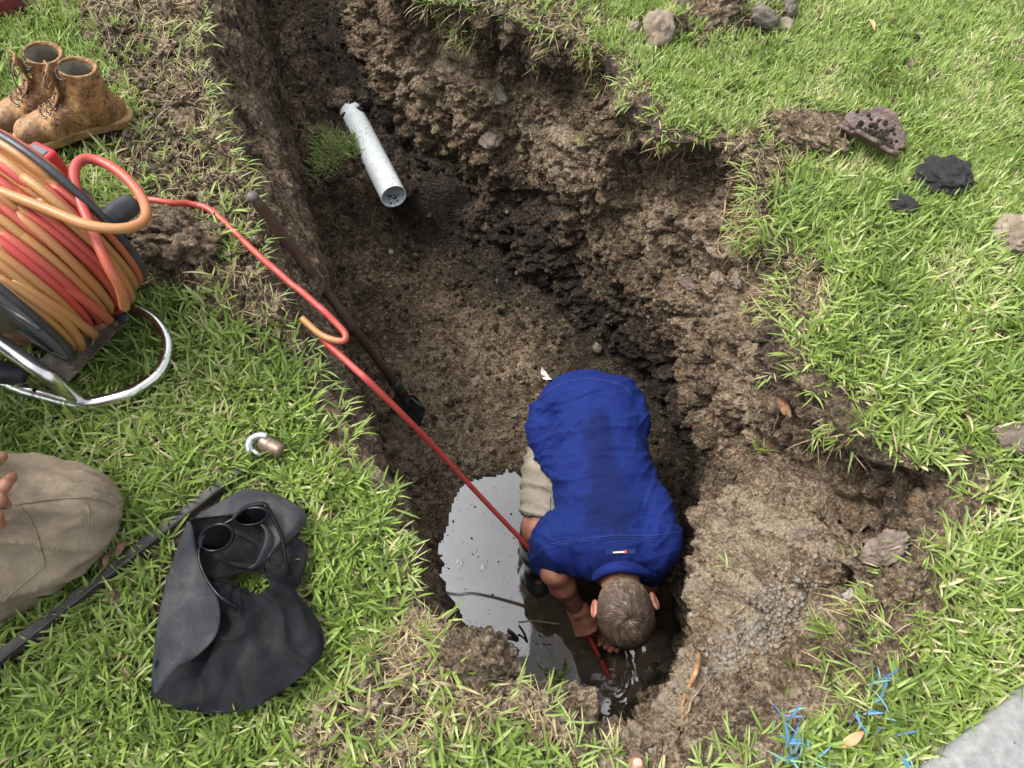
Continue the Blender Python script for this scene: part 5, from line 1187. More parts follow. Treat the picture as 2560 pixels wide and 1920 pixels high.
for (pa, pm, pt), rr_ in (((( -60, 1235, .355), (-25, 1165, .375), (6, 1142, .350)), .0100), (((-52, 1250, .350), (10, 1215, .372), (30, 1192, .345)), .0105), (((-55, 1265, .345), (2, 1250, .362), (14, 1262, .330)), .0105), (((-65, 1285, .335), (-8, 1290, .350), (2, 1312, .320)), .0095)):
    hs_.cap(P(*pa), P(*pm), rr_*1.12, rr_, .006).cap(P(*pm), P(*pt), rr_, rr_*.86, .003)
hs_.cap(P(-95, 1240, .34), P(-60, 1150, .33), .014, .012, .01)
hs_.build('hand', SKIN, kp)
OBST.append((np.array([P(a, b_, 0)[:2] for a, b_ in [(-60, 1200), (200, 1190), (280, 1260), (300, 1320), (230, 1400), (60, 1480), (-60, 1540)]]), -.03))

# ------------------------------------------------------------ bare toe of the photographer
ft = thing('person', 'bare toe of the photographer poking in at the bottom edge', 'person', P(1590, 1990, 0))
fo = SDF(P(1595, 1930, .03)-[.09, .40, .07], P(1595, 1930, .03)+[.15, .06, .24], .0038)
tc = P(1592, 1912, .032); fo.cap(tc, tc+[-.002, -.045, .002], .0145, .0125, .01)
for k in range(1, 5): q = tc+[.022*k+.004, -.012-.010*k-.003*k*k, -.008]; fo.cap(q, q+[-.004*k, -.04, .004], .0088-.0006*k, .008, .006)
fo.cap(tc+[0, -.045, 0], tc+[.008, -.16, .02], .021, .028, .02).cap(tc+[.045, -.07, -.006], tc+[.03, -.17, .012], .020, .026, .03).cap(tc+[.02, -.16, .015], tc+[.02, -.25, .0], .034, .030, .03).cap(tc+[.02, -.20, .02], tc+[.02, -.22, .13], .030, .036, .03)
fo.build('foot', SKIN, ft); nl = Geo(); Vi, Fi = ico(3); nl.add(Vi*[.0085, .008, .0022]+tc+[0, .003, .0125], Fi); nl.build('toenail', M('toenail', (.46, .24, .18), (.50, .27, .20), rough=.5), ft)
# ------------------------------------------------------------ stones, clods, roots, loose soil
Vfl = p3.reshape(-1, 3) if p3.shape[:2] == Zf.shape else None
xyf = np.stack(np.meshgrid(np.arange(-1.6, 1.0, .0085), np.arange(-.05, 4.5, .0085), indexing='ij'), -1)
floorV = np.concatenate([xyf, Zf[..., None]], -1).reshape(-1, 3)
allv = np.vstack([Vw.reshape(-1, 3), floorV, Vg]); allf = np.vstack([Fw, Ff[keep]+Vw.reshape(-1, 3).shape[0], Fg[pd]+Vw.reshape(-1, 3).shape[0]+len(floorV)])
BV = BVHTree.FromPolygons(allv.tolist(), allf.tolist())
def hit(u, v):
    o_ = Vector((0, 0, CH)); d_ = Vector(Dp(u, v, 1.0))-o_; h = BV.ray_cast(o_, d_.normalized()); n = np.array(h[1]); 
    if n@np.array(d_) > 0: n = -n
    return np.array(h[0]), n
def stone_mat(name, cols, rough=.9, sc_=18): return M(name, cols[0], rough=rough, stops=[(.3, cols[0]), (.55, cols[1]), (.75, cols[2])], scale=sc_, bmp=(110, .004))
ST_TAN = stone_mat('tan_stone', [(.09, .068, .046), (.22, .175, .125), (.34, .29, .22)]); ST_GREY = stone_mat('grey_stone', [(.07, .058, .046), (.15, .128, .10), (.24, .21, .175)])
ST_PINK = stone_mat('pink_clay', [(.06, .046, .034), (.17, .13, .10), (.32, .255, .215)]); ST_WHITE = stone_mat('white_stone', [(.14, .115, .09), (.34, .31, .27), (.52, .49, .45)])
CHARC = stone_mat('black_lump', [(.006, .006, .006), (.014, .013, .012), (.030, .027, .023)], sc_=60); CLAYP = stone_mat('glazed_clay', [(.03, .02, .017), (.11, .068, .056), (.26, .21, .20)], rough=.4)
def rock(name, label, cat, u, v, wpx, hpx, hz, mat, rz=0., seed=0, group=None, sink=.35, facet=.5, lumpy=0.0, sub=4, soil=None):
    p_, n_ = hit(u, v); t_ = np.linalg.norm(p_-[0, 0, CH]); s_ = t_/F
    Vi, Fi = ico(sub); q = Vi*1.0
    # a few flat breaks and a coarse surface
    r_ = np.ones(len(q)); rg = np.random.default_rng(seed+5)
    for k in range(11):
        d_ = rg.normal(0, 1, 3); d_ /= np.linalg.norm(d_); lim = rg.uniform(.60, .88); dd_ = q@d_; r_ = np.minimum(r_, np.where(dd_*r_ > lim, lim/np.maximum(dd_, 1e-3), r_)*facet+r_*(1-facet)) if facet < 1 else np.minimum(r_, np.where(dd_ > lim, lim/np.maximum(dd_, 1e-3), 9))
    r_ = r_*(1+fbm(q+seed, 1.8, 4, seed)*.34+fbm(q+seed, 7, 3, seed+3)*.09)+lumpy*(clods(q+seed, 3.2, seed)-.4)*.45+lumpy*(clods(q+seed, 8, seed+1)-.4)*.16
    q = q*r_[:, None]*np.array([wpx*s_/2, hpx*s_/2, hz/2]); c, s2 = math.cos(rz), math.sin(rz); q = q@np.array([[c, s2, 0], [-s2, c, 0], [0, 0, 1]])
    # lie with the surface
    w_ = Vector(n_).normalized(); R_ = np.array(Vector((0, 0, 1)).rotation_difference(w_.lerp(Vector((0, 0, 1)), .25)).to_matrix()); q = q@R_.T
    o = mesh_obj(name, q, Fi, mat, attrs={'dry': np.full(len(q), soil if soil is not None else .5)}); o.location = p_+n_*hz*(.5-sink)
    if p_[2] > -.06 and hz > .025: OBST.append((np.array([p_[:2]+np.array([math.cos(a)*wpx, math.sin(a)*hpx])*s_*.36 for a in np.linspace(0, 6.28, 13)[:-1]]), 0.0))
    return tag(o, label, cat, group)
ROCKS = [
 ('stone', 'large pale stone block standing on the far lawn right of the trench', 'stone', 1650, 75, 66, 84, .085, ST_TAN, .2, 1),
 ('stone', 'small pale stone just left of the large block on the far lawn', 'stone', 1583, 76, 38, 26, .03, ST_TAN, .3, 2),
 ('stone', 'wide grey brown stone at the top edge right of the dirt heap', 'stone', 1898, 45, 78, 52, .06, ST_GREY, .1, 3),
 ('stone', 'narrow grey stone upright beside the wide grey brown stone at top', 'stone', 1968, 22, 30, 46, .06, ST_GREY, .0, 4),
 ('stone', 'cream wedge shaped stone below the narrow grey stone at the top', 'stone', 1957, 70, 40, 42, .04, ST_TAN, .5, 5),
 ('stone', 'big buff stone lying on the lawn at the right edge', 'stone', 2550, 606, 130, 120, .10, ST_TAN, .2, 6),
 ('stone', 'flat pinkish grey slab half buried in grass at the right edge', 'stone', 2545, 1100, 150, 90, .05, ST_PINK, .35, 7),
 ('stone', 'pinkish stone face bedded in the right pit wall', 'embedded stone', 1722, 710, 80, 56, .03, ST_PINK, -.6, 8),
 ('stone', 'squat tan stone beside the pinkish stone in the right pit wall', 'embedded stone', 1798, 700, 36, 42, .04, ST_TAN, .2, 9),
 ('stone', 'thin upright tan stone chip above the grey vein in the right wall', 'embedded stone', 1842, 702, 20, 46, .03, ST_TAN, .1, 10),
 ('stone', 'white flecked stone exposed high in the far pit wall', 'embedded stone', 1228, 352, 62, 50, .05, ST_PINK, -.7, 11),
 ('stone', 'smooth dark grey stone high in the wall under the grass edge', 'embedded stone', 1252, 240, 34, 60, .04, ST_GREY, .4, 12),
 ('stone', 'pale stone lying on the pit floor left of the middle', 'stone', 1083, 861, 28, 24, .03, ST_TAN, .3, 13),
 ('stone', 'flat tan stone on the pit floor to the right of the shovel', 'stone', 1192, 956, 40, 32, .03, ST_TAN, .1, 14),
 ('stone', 'small white stone near the top of the pit floor', 'stone', 976, 630, 14, 18, .015, ST_WHITE, .2, 15),
 ('stone', 'small round tan stone on the upper pit floor', 'stone', 971, 688, 16, 15, .018, ST_TAN, .2, 16),
 ('stone', 'dark wet stone block at the foot of the wall above the man', 'stone', 1492, 870, 22, 28, .03, ST_GREY, .2, 17),
 ('stone', 'bright white lump of rock in the dry bank at lower right', 'embedded stone', 2140, 1492, 56, 34, .035, ST_WHITE, .5, 18),
 ('stone', 'broad pinkish rock at the top of the dry bank under grass', 'embedded stone', 2225, 1365, 120, 62, .05, ST_PINK, .5, 19),
 ('stone', 'tan wedge of rock sticking out above the gravel on the dry bank', 'embedded stone', 2002, 1340, 48, 34, .05, ST_PINK, .5, 20),
 ('stone', 'rusty orange rock in the right wall above the clay ledge', 'embedded stone', 1968, 1010, 26, 60, .03, stone_mat('rusty_rock', [(.14, .06, .03), (.28, .14, .07), (.36, .24, .15)]), .2, 21),
 ('stone', 'small tan stone beside the black hat and the bare soil', 'stone', 892, 1598, 34, 40, .025, ST_TAN, .2, 22),
 ('stone', 'rounded grey pebble on the bank just above the shovel knob', 'stone', 560, 488, 34, 18, .02, ST_WHITE, .1, 23),
 ('clod', 'large crumbly grey brown soil clod beside the hose reel', 'soil clod', 430, 622, 200, 175, .11, SOIL, .2, 31),
 ('clod', 'torn clump of brown soil and roots beside the clay pipe shard', 'soil clod', 2025, 335, 150, 90, .06, SOIL, -.2, 32),
 ('clod', 'small orange brown soil clod on the right lawn', 'soil clod', 2328, 826, 46, 30, .022, SOIL, .0, 33),
 ('clod', 'grey soil clod on the bank behind the boots', 'soil clod', 340, 200, 110, 46, .04, SOIL, .2, 34),
 ('clod', 'long grey soil clod on the bank between boots and trench', 'soil clod', 470, 320, 90, 70, .05, SOIL, -.5, 35),
 ('clod', 'dark soil heap at the top edge between the stones', 'soil clod', 1760, 30, 160, 100, .07, SOIL, .2, 36),
 ('lump', 'black charred lump lying on the right lawn, larger one', 'charred lump', 2352, 458, 122, 110, .065, CHARC, .5, 41),
 ('lump', 'small round black charred lump left of the larger one', 'charred lump', 2249, 527, 66, 62, .05, CHARC, .2, 42),
 ('clod', 'dark clod of soil resting on the buried end of the white pipe', 'soil clod', 852, 248, 62, 44, .06, SOIL, .3, 44),
 ('clod', 'tan soil clod lying on the dry bank near the white rock', 'soil clod', 2075, 1430, 70, 48, .05, SOIL, .5, 45),
 ('clod', 'broad soil clod at the top of the dry bank beside the grass', 'soil clod', 2250, 1470, 120, 70, .05, SOIL, .5, 46),
 ('clod', 'brown soil clod on the rim below the man, grass on top', 'soil clod', 1190, 1640, 170, 120, .06, SOIL, .3, 43),
]
for nm, lb, ct_, u, v, wp, hp_, hz_, mt, rz_, sd__ in ROCKS:
    so_ = mt in (SOIL, CHARC)
    rock(nm, lb, ct_, u, v, wp, hp_, hz_, mt, rz_, sd__, facet=(.6 if mt is CHARC else .15) if so_ else .92, lumpy=(.6 if mt is CHARC else 1.0) if so_ else .2, sink=.2 if nm != 'clod' or hz_ > .1 else .35, sub=5 if wp > 100 else 4, soil=.62)
# curved shard of a clay pipe
sh_ = thing('pipe_shard', 'broken curved shard of glazed clay pipe lying hollow side up on the lawn', 'pipe shard', P(2175, 342, 0))
c = P(2175, 340, .05); e1 = P(2240, 370, .05)-P(2110, 305, .05); e1 /= np.linalg.norm(e1); e2 = np.cross(UZ, e1); Ls, Wp_ = .088, .062
U_, V_ = np.meshgrid(np.linspace(-1, 1, 40), np.linspace(-1, 1, 40), indexing='ij'); sq = np.maximum(np.abs(U_), np.abs(V_))/np.maximum(np.hypot(U_, V_), 1e-6)
an_ = np.arctan2(V_, U_); jag = 1+noise(np.stack([np.cos(an_)*1.6, np.sin(an_)*1.6, 0*U_], -1), 1.5, 12)*.30+noise(np.stack([np.cos(an_)*5, np.sin(an_)*5, 0*U_], -1), 1, 13)*.08
X_ = U_*Ls*jag*(sq*.6+.4); Y_ = V_*Wp_*jag*(sq*.6+.4); Zc = (Y_/Wp_)**2*.050+noise(np.stack([X_, Y_, 0*X_], -1), 40, 3)*.003-.012
G_ = c+X_[..., None]*e1+Y_[..., None]*e2+Zc[..., None]*UZ; o = mesh_obj('shard', G_, grid_faces(40, 40), CLAYP, sh_); solidify(o, .011, -1)
g = Geo()
for k in range(240):
    a_, b_ = rng.normal(.3, .5), rng.normal(0, .4)
    if abs(a_) > .9 or abs(b_) > .85: continue
    Vi, Fi = ico(1); q = c+a_*Ls*e1*.85+b_*Wp_*e2*.85+UZ*((b_)**2*.045+.001); g.add(Vi*rng.uniform(.002, .010)*rng.uniform(.5, 1.2, 3)+q, Fi, .2)
o = g.build('soil_in_shard', SOIL, sh_, attr='dry'); o['kind'] = 'stuff'
# pink and white scrap on the pit floor
sc_ = thing('scrap', 'torn pink and white scrap lying in the mud just above the shirt', 'scrap', hit(1362, 935)[0]); q = hit(1362, 935)[0]
G_ = lofted([[P(1355, 918, q[2]+.03), P(1352, 932, q[2]+.012), P(1358, 948, q[2]+.008)], [P(1362, 926, q[2]+.016), P(1363, 938, q[2]+.010), P(1368, 950, q[2]+.006)], [P(1369, 936, q[2]+.020), P(1374, 944, q[2]+.014), P(1381, 948, q[2]+.022)]], 12, 12)
o = mesh_obj('shred', G_, grid_faces(12, 12), M('pink_white', (.55, .25, .25), rough=.6, stops=[(.35, (.60, .28, .27)), (.5, (.72, .66, .64)), (.75, (.75, .72, .70))], scale=40), sc_); solidify(o, .001, 0)
# dark red brick at the top left corner
br = thing('brick', 'dark red brick at the very top left corner of the lawn', 'brick', P(8, 12, 0)); g = Geo(); Rz = np.array([[.8, -.6, 0], [.6, .8, 0], [0, 0, 1.]]); box(g, P(-35, 18, .035), (.20, .11, .07), Rz); o = g.build('brick_body', M('dark_red_brick', (.10, .012, .018), (.17, .025, .03), scale=30, rough=.8, bmp=(120, .002)), br, False); bevel(o, .006, 3)
# orange brown stick, dry leaf, brown leaves
STK = M('orange_root_bark', (.3, .14, .05), rough=.75, stops=[(.35, (.12, .07, .038)), (.5, (.33, .17, .065)), (.7, (.42, .28, .14))], scale=60, bmp=(200, .001))
def surf_path(pts, off): return np.array([hit(u, v)[0]+hit(u, v)[1]*off for u, v in pts])
g = Geo(); tube(g, catmull(surf_path([(1752, 1632), (1738, 1672), (1728, 1705), (1712, 1750), (1703, 1792), (1692, 1830)], .008), 40), np.interp(np.linspace(0, 1, 40), [0, .1, .5, 1], [.004, .0068, .005, .0025]), 9); o = g.build('stick', STK); tag(o, 'orange brown root stick lying down the near bank of the pit', 'stick')
LEAF = M('dry_leaf', (.40, .20, .10), (.52, .30, .16), scale=30, rough=.6, bmp=(80, .001)); LEAF2 = M('brown_leaf', (.12, .055, .035), (.22, .11, .07), scale=30, rough=.6, bmp=(80, .001))
def leaf(label, u0, v0, u1, v1, w_, mat, z=.03, arch=.008):
    a, b_ = P(u0, v0, z), P(u1, v1, z); d_ = b_-a; sd2 = np.cross(d_, UZ); sd2 /= np.linalg.norm(sd2); s_ = np.linspace(0, 1, 24); wv = w_*np.sin(np.pi*s_**.8)**.8*.5
    V = np.stack([a+d_*s_[:, None]+sd2*(k*wv)[:, None]+UZ*(arch*np.sin(np.pi*s_)+abs(k)*.0025-.002)[:, None] for k in (-1, -.5, 0, .5, 1)], 1); o = mesh_obj('leaf', V, grid_faces(24, 5), mat); solidify(o, .0005, 0); return tag(o, label, 'leaf')
leaf('long dry orange leaf lying below the blue painted grass', 2100, 1868, 2160, 1828, .018, LEAF)
leaf('broad brown leaf standing at the knee by the steel bar', 292, 1392, 322, 1354, .016, LEAF2, .04, .012)
leaf('narrow dark brown leaf between the knee and the steel bar', 262, 1424, 284, 1372, .012, LEAF2, .035, .012)
leaf('small brown leaf left of the flap hat near the bottom', 304, 1676, 330, 1694, .012, LEAF2, .035)
leaf('tiny tan leaf in the far right lawn', 2174, 48, 2186, 78, .014, LEAF, .03)
# --- roots
ROOT = M('pale_root', (.2, .13, .07), rough=.8, stops=[(.35, (.13, .08, .045)), (.6, (.34, .24, .14)), (.8, (.46, .36, .23))], scale=30)
def near_surface(p, off):
    h = BV.find_nearest(Vector(p)); n = np.array(h[1]); d_ = np.array(p)-np.array(h[0])
    if n[2] < -.2: n = -n
    return np.array(h[0])+n*off
def root_walk(p, d_, n, step, off, grav=.12, jit=.35):
    out = [near_surface(p, off)]; d_ = np.array(d_, float)
    for k in range(n):
        d_ = d_+rng.normal(0, jit, 3)+[0, 0, -grav]; d_ /= np.linalg.norm(d_); q = out[-1]+d_*step; out.append(near_surface(q, off*rng.uniform(.4, 1.6)))
    return np.array(out)
g = Geo()
for k in range(640):
    i = int(NR*rng.uniform(.40, .93)) if k % 4 else int(NR*rng.uniform(.0, .30)); j = int(MR*rng.uniform(.03, .5)**1.0); p_ = Vw[j, i]
    path = root_walk(p_, [rng.normal(0, .5), rng.normal(0, .5), -1], rng.integers(4, 14), rng.uniform(.008, .018), .005)
    tube(g, path, np.linspace(1, .35, len(path))*rng.choice([.0006, .0009, .0013, .0018], p=[.4, .35, .17, .08]), 4, cap=False)
for poly, cnt in ((DIRT_BANK, 150), (DIRT_NEAR, 150)):
    mn, mxx = poly.min(0), poly.max(0); ps = rng.uniform(mn, mxx, (cnt*3, 2)); ps = ps[inpoly(ps, poly) & ~inpoly(ps, RIMP)][:cnt]
    for x, y in ps:
        a_ = rng.uniform(0, 6.3); path = root_walk([x, y, gz(x, y)+.01], [math.cos(a_), math.sin(a_), 0], rng.integers(4, 12), rng.uniform(.006, .014), .005, 0)
        tube(g, path, np.linspace(1, .4, len(path))*rng.choice([.0006, .001, .0016]), 4, cap=False)
# free ends hanging clear under the torn turf
for k in range(160):
    i = int(NR*rng.uniform(.55, .95)); p_ = Vw[int(MR*rng.uniform(.04, .14)), i]+N[3, i]*.008; n_ = rng.integers(4, 9); st = rng.uniform(.006, .014); d_ = N[3, i]*.4+[0, 0, -1]; path = [p_]
    for q in range(n_): d_ = d_+rng.normal(0, .3, 3)+[0, 0, -.25]; d_ /= np.linalg.norm(d_); path.append(path[-1]+d_*st)
    tube(g, np.array(path), np.linspace(1, .4, n_+1)*rng.choice([.0007, .001, .0014]), 4, cap=False)
o = g.build('fine_roots', ROOT); o['kind'] = 'stuff'
for lb, pts_, r_ in (('long pale root hanging down the right wall from the grass edge', [(1830, 455), (1818, 500), (1806, 560), (1800, 610), (1802, 640), (1815, 660)], .0032), ('forked pale root below the right grass edge', [(2130, 1095), (2090, 1120), (2060, 1135), (2020, 1160)], .0036), ('pale curved root across the left bank beside the shovel', [(672, 790), (664, 755), (668, 725), (700, 705), (716, 715)], .0026), ('pale root reaching from the near rim over the water', [(1712, 1800), (1725, 1760), (1748, 1720), (1772, 1690)], .0028), ('long tan root lying across the near clod', [(1400, 1560), (1300, 1555), (1235, 1600), (1240, 1660), (1262, 1700)], .0030)):
    g = Geo(); q = catmull(surf_path(pts_, .006), 40); q += np.stack([noise(q, 40, k) for k in (1, 2, 3)], 1)*.006; tube(g, q, np.linspace(r_, r_*.5, 40), 7); tag(g.build('root', ROOT), lb, 'root')
# --- loose crumbs
def crumbs(name, pts, nr, size, dry, sub):
    n = len(pts); Vi, Fi = ico(sub); nv = len(Vi); sc3_ = size[:, None]*rng.uniform(.55, 1.2, (n, 3)); jit = rng.uniform(.72, 1.22, (n, nv, 1))
    V = (Vi[None]*jit)*sc3_[:, None]; V = V+(pts+nr*(size*.25)[:, None])[:, None]; Fc = (np.arange(n)[:, None, None]*nv+Fi[None]).reshape(-1, 3)
    o = mesh_obj(name, V.reshape(-1, 3), Fc, SOIL, None, True, {'dry': np.repeat(dry, nv)}); o['kind'] = 'stuff'; return o
def logs(n, a, b_, pw=2.2): return a+(b_-a)*rng.random(n)**pw
# on the wall
jj = rng.integers(4, MR-1, 34000); ix = rng.integers(0, NR, 34000); nz_ = N[np.clip(jj-1, 0, MR-2), ix]; ok = (nz_[:, 2] > .12) | (rng.random(34000) < .25); ok &= (ix/NR > .38); jj, ix, nz_ = jj[ok], ix[ok], nz_[ok]
pts = Vw[jj, ix]; dr_ = dryw[jj, ix] if dryw.shape[0] == MR else dryw[jj-1, ix]
bank_ = np.exp(-((pts[:, 0]-.62)**2+(pts[:, 1]-.35)**2)/.08)
crumbs('soil_crumbs', pts, nz_, logs(len(pts), .0022, .0105, 3.0), dr_+rng.normal(.04, .16, len(pts)), 1)
# on the floor
n = 17000; pf = np.stack([rng.uniform(-1.5, .75, n), rng.uniform(.1, 4.2, n)], 1); pf = pf[polydist(pf, BOTP) < .03]; zf_, dp_ = floor_z(pf); ok = dp_ > .0; pf, zf_, dp_ = pf[ok], zf_[ok], dp_[ok]
ddd = np.full(len(pf), 9.)
for q in rw: ddd = np.minimum(ddd, (pf[:, 0]-q[0])**2+(pf[:, 1]-q[1])**2)
drf = .52+.22*np.exp(-((pf[:, 0]+.10)**2/.16+(pf[:, 1]-1.15)**2/.30))-.42*np.exp(-ddd/.05)+rng.normal(0, .18, len(pf))
crumbs('soil_crumbs', np.column_stack([pf, zf_]), np.tile([0, 0, 1.], (len(pf), 1)), logs(len(pf), .0025, .017, 4.0), drf, 1)
# on the banks
for poly, cnt, mx_, dr0 in ((DIRT_BANK, 9000, .014, .60), (DIRT_NEAR, 5000, .012, .78), (DIRT_TOP, 900, .014, .55), (DIRT_TOP2, 900, .012, .5), (DIRT_R, 1400, .012, .5), (DIRT_R2, 300, .012, .5)):
    mn, mxx = poly.min(0), poly.max(0); ps = rng.uniform(mn-.03, mxx+.03, (cnt*2, 2)); ps = ps[(polydist(ps, poly) < .02) & (polydist(ps, RIMP) > .0)][:cnt]; ps = ps[(fbm(np.column_stack([ps, 0*ps[:, 0]]), 8, 2, 3) > -.25)]
    crumbs('soil_crumbs', np.column_stack([ps, lawn_h(ps)]), np.tile([0, 0, 1.], (len(ps), 1)), logs(len(ps), .0022, mx_, 3.2), dr0+rng.normal(0, .15, len(ps)), 1)
ps = scatter(-1.9, 1.9, -.2, 3, 260); ps = ps[in_view(ps) & ~inpoly(ps, RIMP)]; ps = ps[fbm(np.column_stack([ps, 0*ps[:, 0]]), 4, 2, 13) > .05]
crumbs('soil_crumbs', np.column_stack([ps, lawn_h(ps)+.012]), np.tile([0, 0, 1.], (len(ps), 1)), logs(len(ps), .004, .016, 2.5), .6+rng.normal(0, .15, len(ps)), 2)
# gravel patch spilled on the dry bank
gp = []
for k in range(520):
    u, v = rng.normal(1890, 85), 0; v = 1560-(u-1900)*.75+rng.normal(0, 42); p_, n_ = hit(u, v); gp.append((p_, n_))
gp_p = np.array([x[0] for x in gp]); gp_n = np.array([x[1] for x in gp]); n = len(gp_p); Vi, Fi = ico(1); nv = len(Vi); sz = logs(n, .0022, .0085, 2.0)
V = (Vi[None]*rng.uniform(.72, 1.2, (n, nv, 1)))*(sz[:, None]*rng.uniform(.7, 1.2, (n, 3)))[:, None]+(gp_p+gp_n*(sz*.15)[:, None])[:, None]
o = mesh_obj('gravel', V.reshape(-1, 3), (np.arange(n)[:, None, None]*nv+Fi[None]).reshape(-1, 3), stone_mat('gravel', [(.10, .085, .065), (.20, .175, .14), (.31, .28, .235)], sc_=40)); o['kind'] = 'stuff'
# flecks afloat on the puddle
n = 520; fl_ = np.stack([rng.uniform(-.25, .45, n), rng.uniform(.15, .9, n)], 1); fl_ = fl_[(polydist(fl_, POOL) < -.008)]; edge_ = np.exp(polydist(fl_, POOL)/.04); fl_ = fl_[rng.random(len(fl_)) < .35+.65*edge_]; n = len(fl_)
sz = logs(n, .0012, .006, 4); Vi, Fi = ico(1); nv = len(Vi); V = Vi[None]*rng.uniform(.5, 1.2, (n, nv, 1))*(sz[:, None]*np.array([1, 1, .25]))[:, None]+np.column_stack([fl_, np.full(n, WATER_Z+.0006)])[:, None]
o = mesh_obj('floating_flecks', V.reshape(-1, 3), (np.arange(n)[:, None, None]*nv+Fi[None]).reshape(-1, 3), SOIL, attrs={'dry': np.full(n*nv, .2)}); o['kind'] = 'stuff'
for lb, a, b_, r_ in (('short black stick standing in the water at the pool edge', (1272, 1578, -1.02), (1292, 1600, -1.09), .009), ('thin red brown twig standing in the water beside the black stick', (1298, 1564, -1.0), (1318, 1606, -1.09), .0045)):
    g = Geo(); tube(g, catmull([P(*a), (P(*a)+P(*b_))/2+[.004, 0, 0], P(*b_)], 10), np.linspace(r_*.8, r_, 10), 8); tag(g.build('twig', WOOD), lb, 'stick')
# --- turf tuft beside the pipe
tp = thing('turf_tuft', 'tuft of fallen turf lying in the trench against the white pipe', 'turf', hit(835, 385)[0]); c = hit(835, 380)[0]
Vi, Fi = ico(4); q = Vi*[.12, .15, .022]*(1+fbm(Vi, 2.5, 4, 3)*.3+.15*(clods(Vi, 6, 3)-.4))[:, None]*[1, 1, .6]+c; mesh_obj('soil_base', q, Fi, SOIL, tp, attrs={'dry': np.full(len(q), .4)})
n = 800; a_ = rng.uniform(0, 6.3, n); r_ = np.sqrt(rng.random(n))*rng.uniform(.5, 1.1, n)*(1+.4*np.sin(a_*3+1)); rt = np.column_stack([c[0]+np.cos(a_)*r_*.115, c[1]+np.sin(a_)*r_*.14, c[2]+.012+.012*rng.random(n)])
blades('grass', rt-[float(x) for x in tp.location]+np.array(tp.location), np.where(rng.random(n) < .25, a_, rng.uniform(0, 6.3, n)), rng.normal(1.15, .3, n).clip(.1, 1.7), rng.uniform(.02, .055, n), rng.uniform(.003, .005, n), rng.normal(.42, .2, n).clip(0, 1), GRASS, parent=tp, kind='stuff')
blades('straw', rt[:140]+[0, 0, .006], rng.uniform(0, 6.3, 140), rng.normal(1.1, .3, 140), rng.uniform(.02, .05, 140), rng.uniform(.0015, .003, 140), rng.random(140), STRAW, parent=tp, kind='stuff')
# the small tuft growing out of the clod on the near rim, and sprigs on the dry bank
def sprig(label, u, v, n, L0, L1, spread, tilt=(0, 0), lo=.3):
    p_, n_ = hit(u, v); t_ = thing('grass_sprig', label, 'grass sprig', p_); r_ = np.tile(p_+n_*.004, (n, 1))+rng.normal(0, spread, (n, 3))*[1, 1, .2]; az = rng.uniform(0, 6.3, n)
    if tilt != (0, 0): az = np.arctan2(tilt[1]+rng.normal(0, .8, n), tilt[0]+rng.normal(0, .8, n))
    o = blades('leaves', r_, az, rng.uniform(lo, 1.3, n), rng.uniform(L0, L1, n), rng.uniform(.0045, .007, n), rng.normal(.45, .15, n).clip(0, 1), GRASS, parent=t_, kind=None); return t_
sprig('bright grass sprig growing on the near clod beside the water', 1385, 1690, 26, .035, .07, .018)
sprig('pale broad leaved sprig lying on top of the near soil clod', 1095, 1612, 10, .05, .085, .006)
sprig('grass sprig lying in the middle of the dry bank', 2065, 1585, 14, .04, .075, .008, (-1, .3))
sprig('small sprig at the top end of the dry bank below the clay ledge', 1905, 1130, 14, .03, .055, .010, (-.6, -.3))
sprig('drooping star of broad leaves on the right rim above the dry bank', 2235, 1075, 16, .05, .08, .010, (0, -1))
sprig('sprig of blades hanging from the right grass edge over the wall', 1925, 600, 14, .04, .07, .010, (-1, 0))
sprig('blue tinged sprig near the corner of the concrete path', 1975, 1700, 12, .04, .07, .012)
sprig('tiny green sprig low in the far pit wall', 1455, 340, 8, .03, .05, .006, (0, -1))
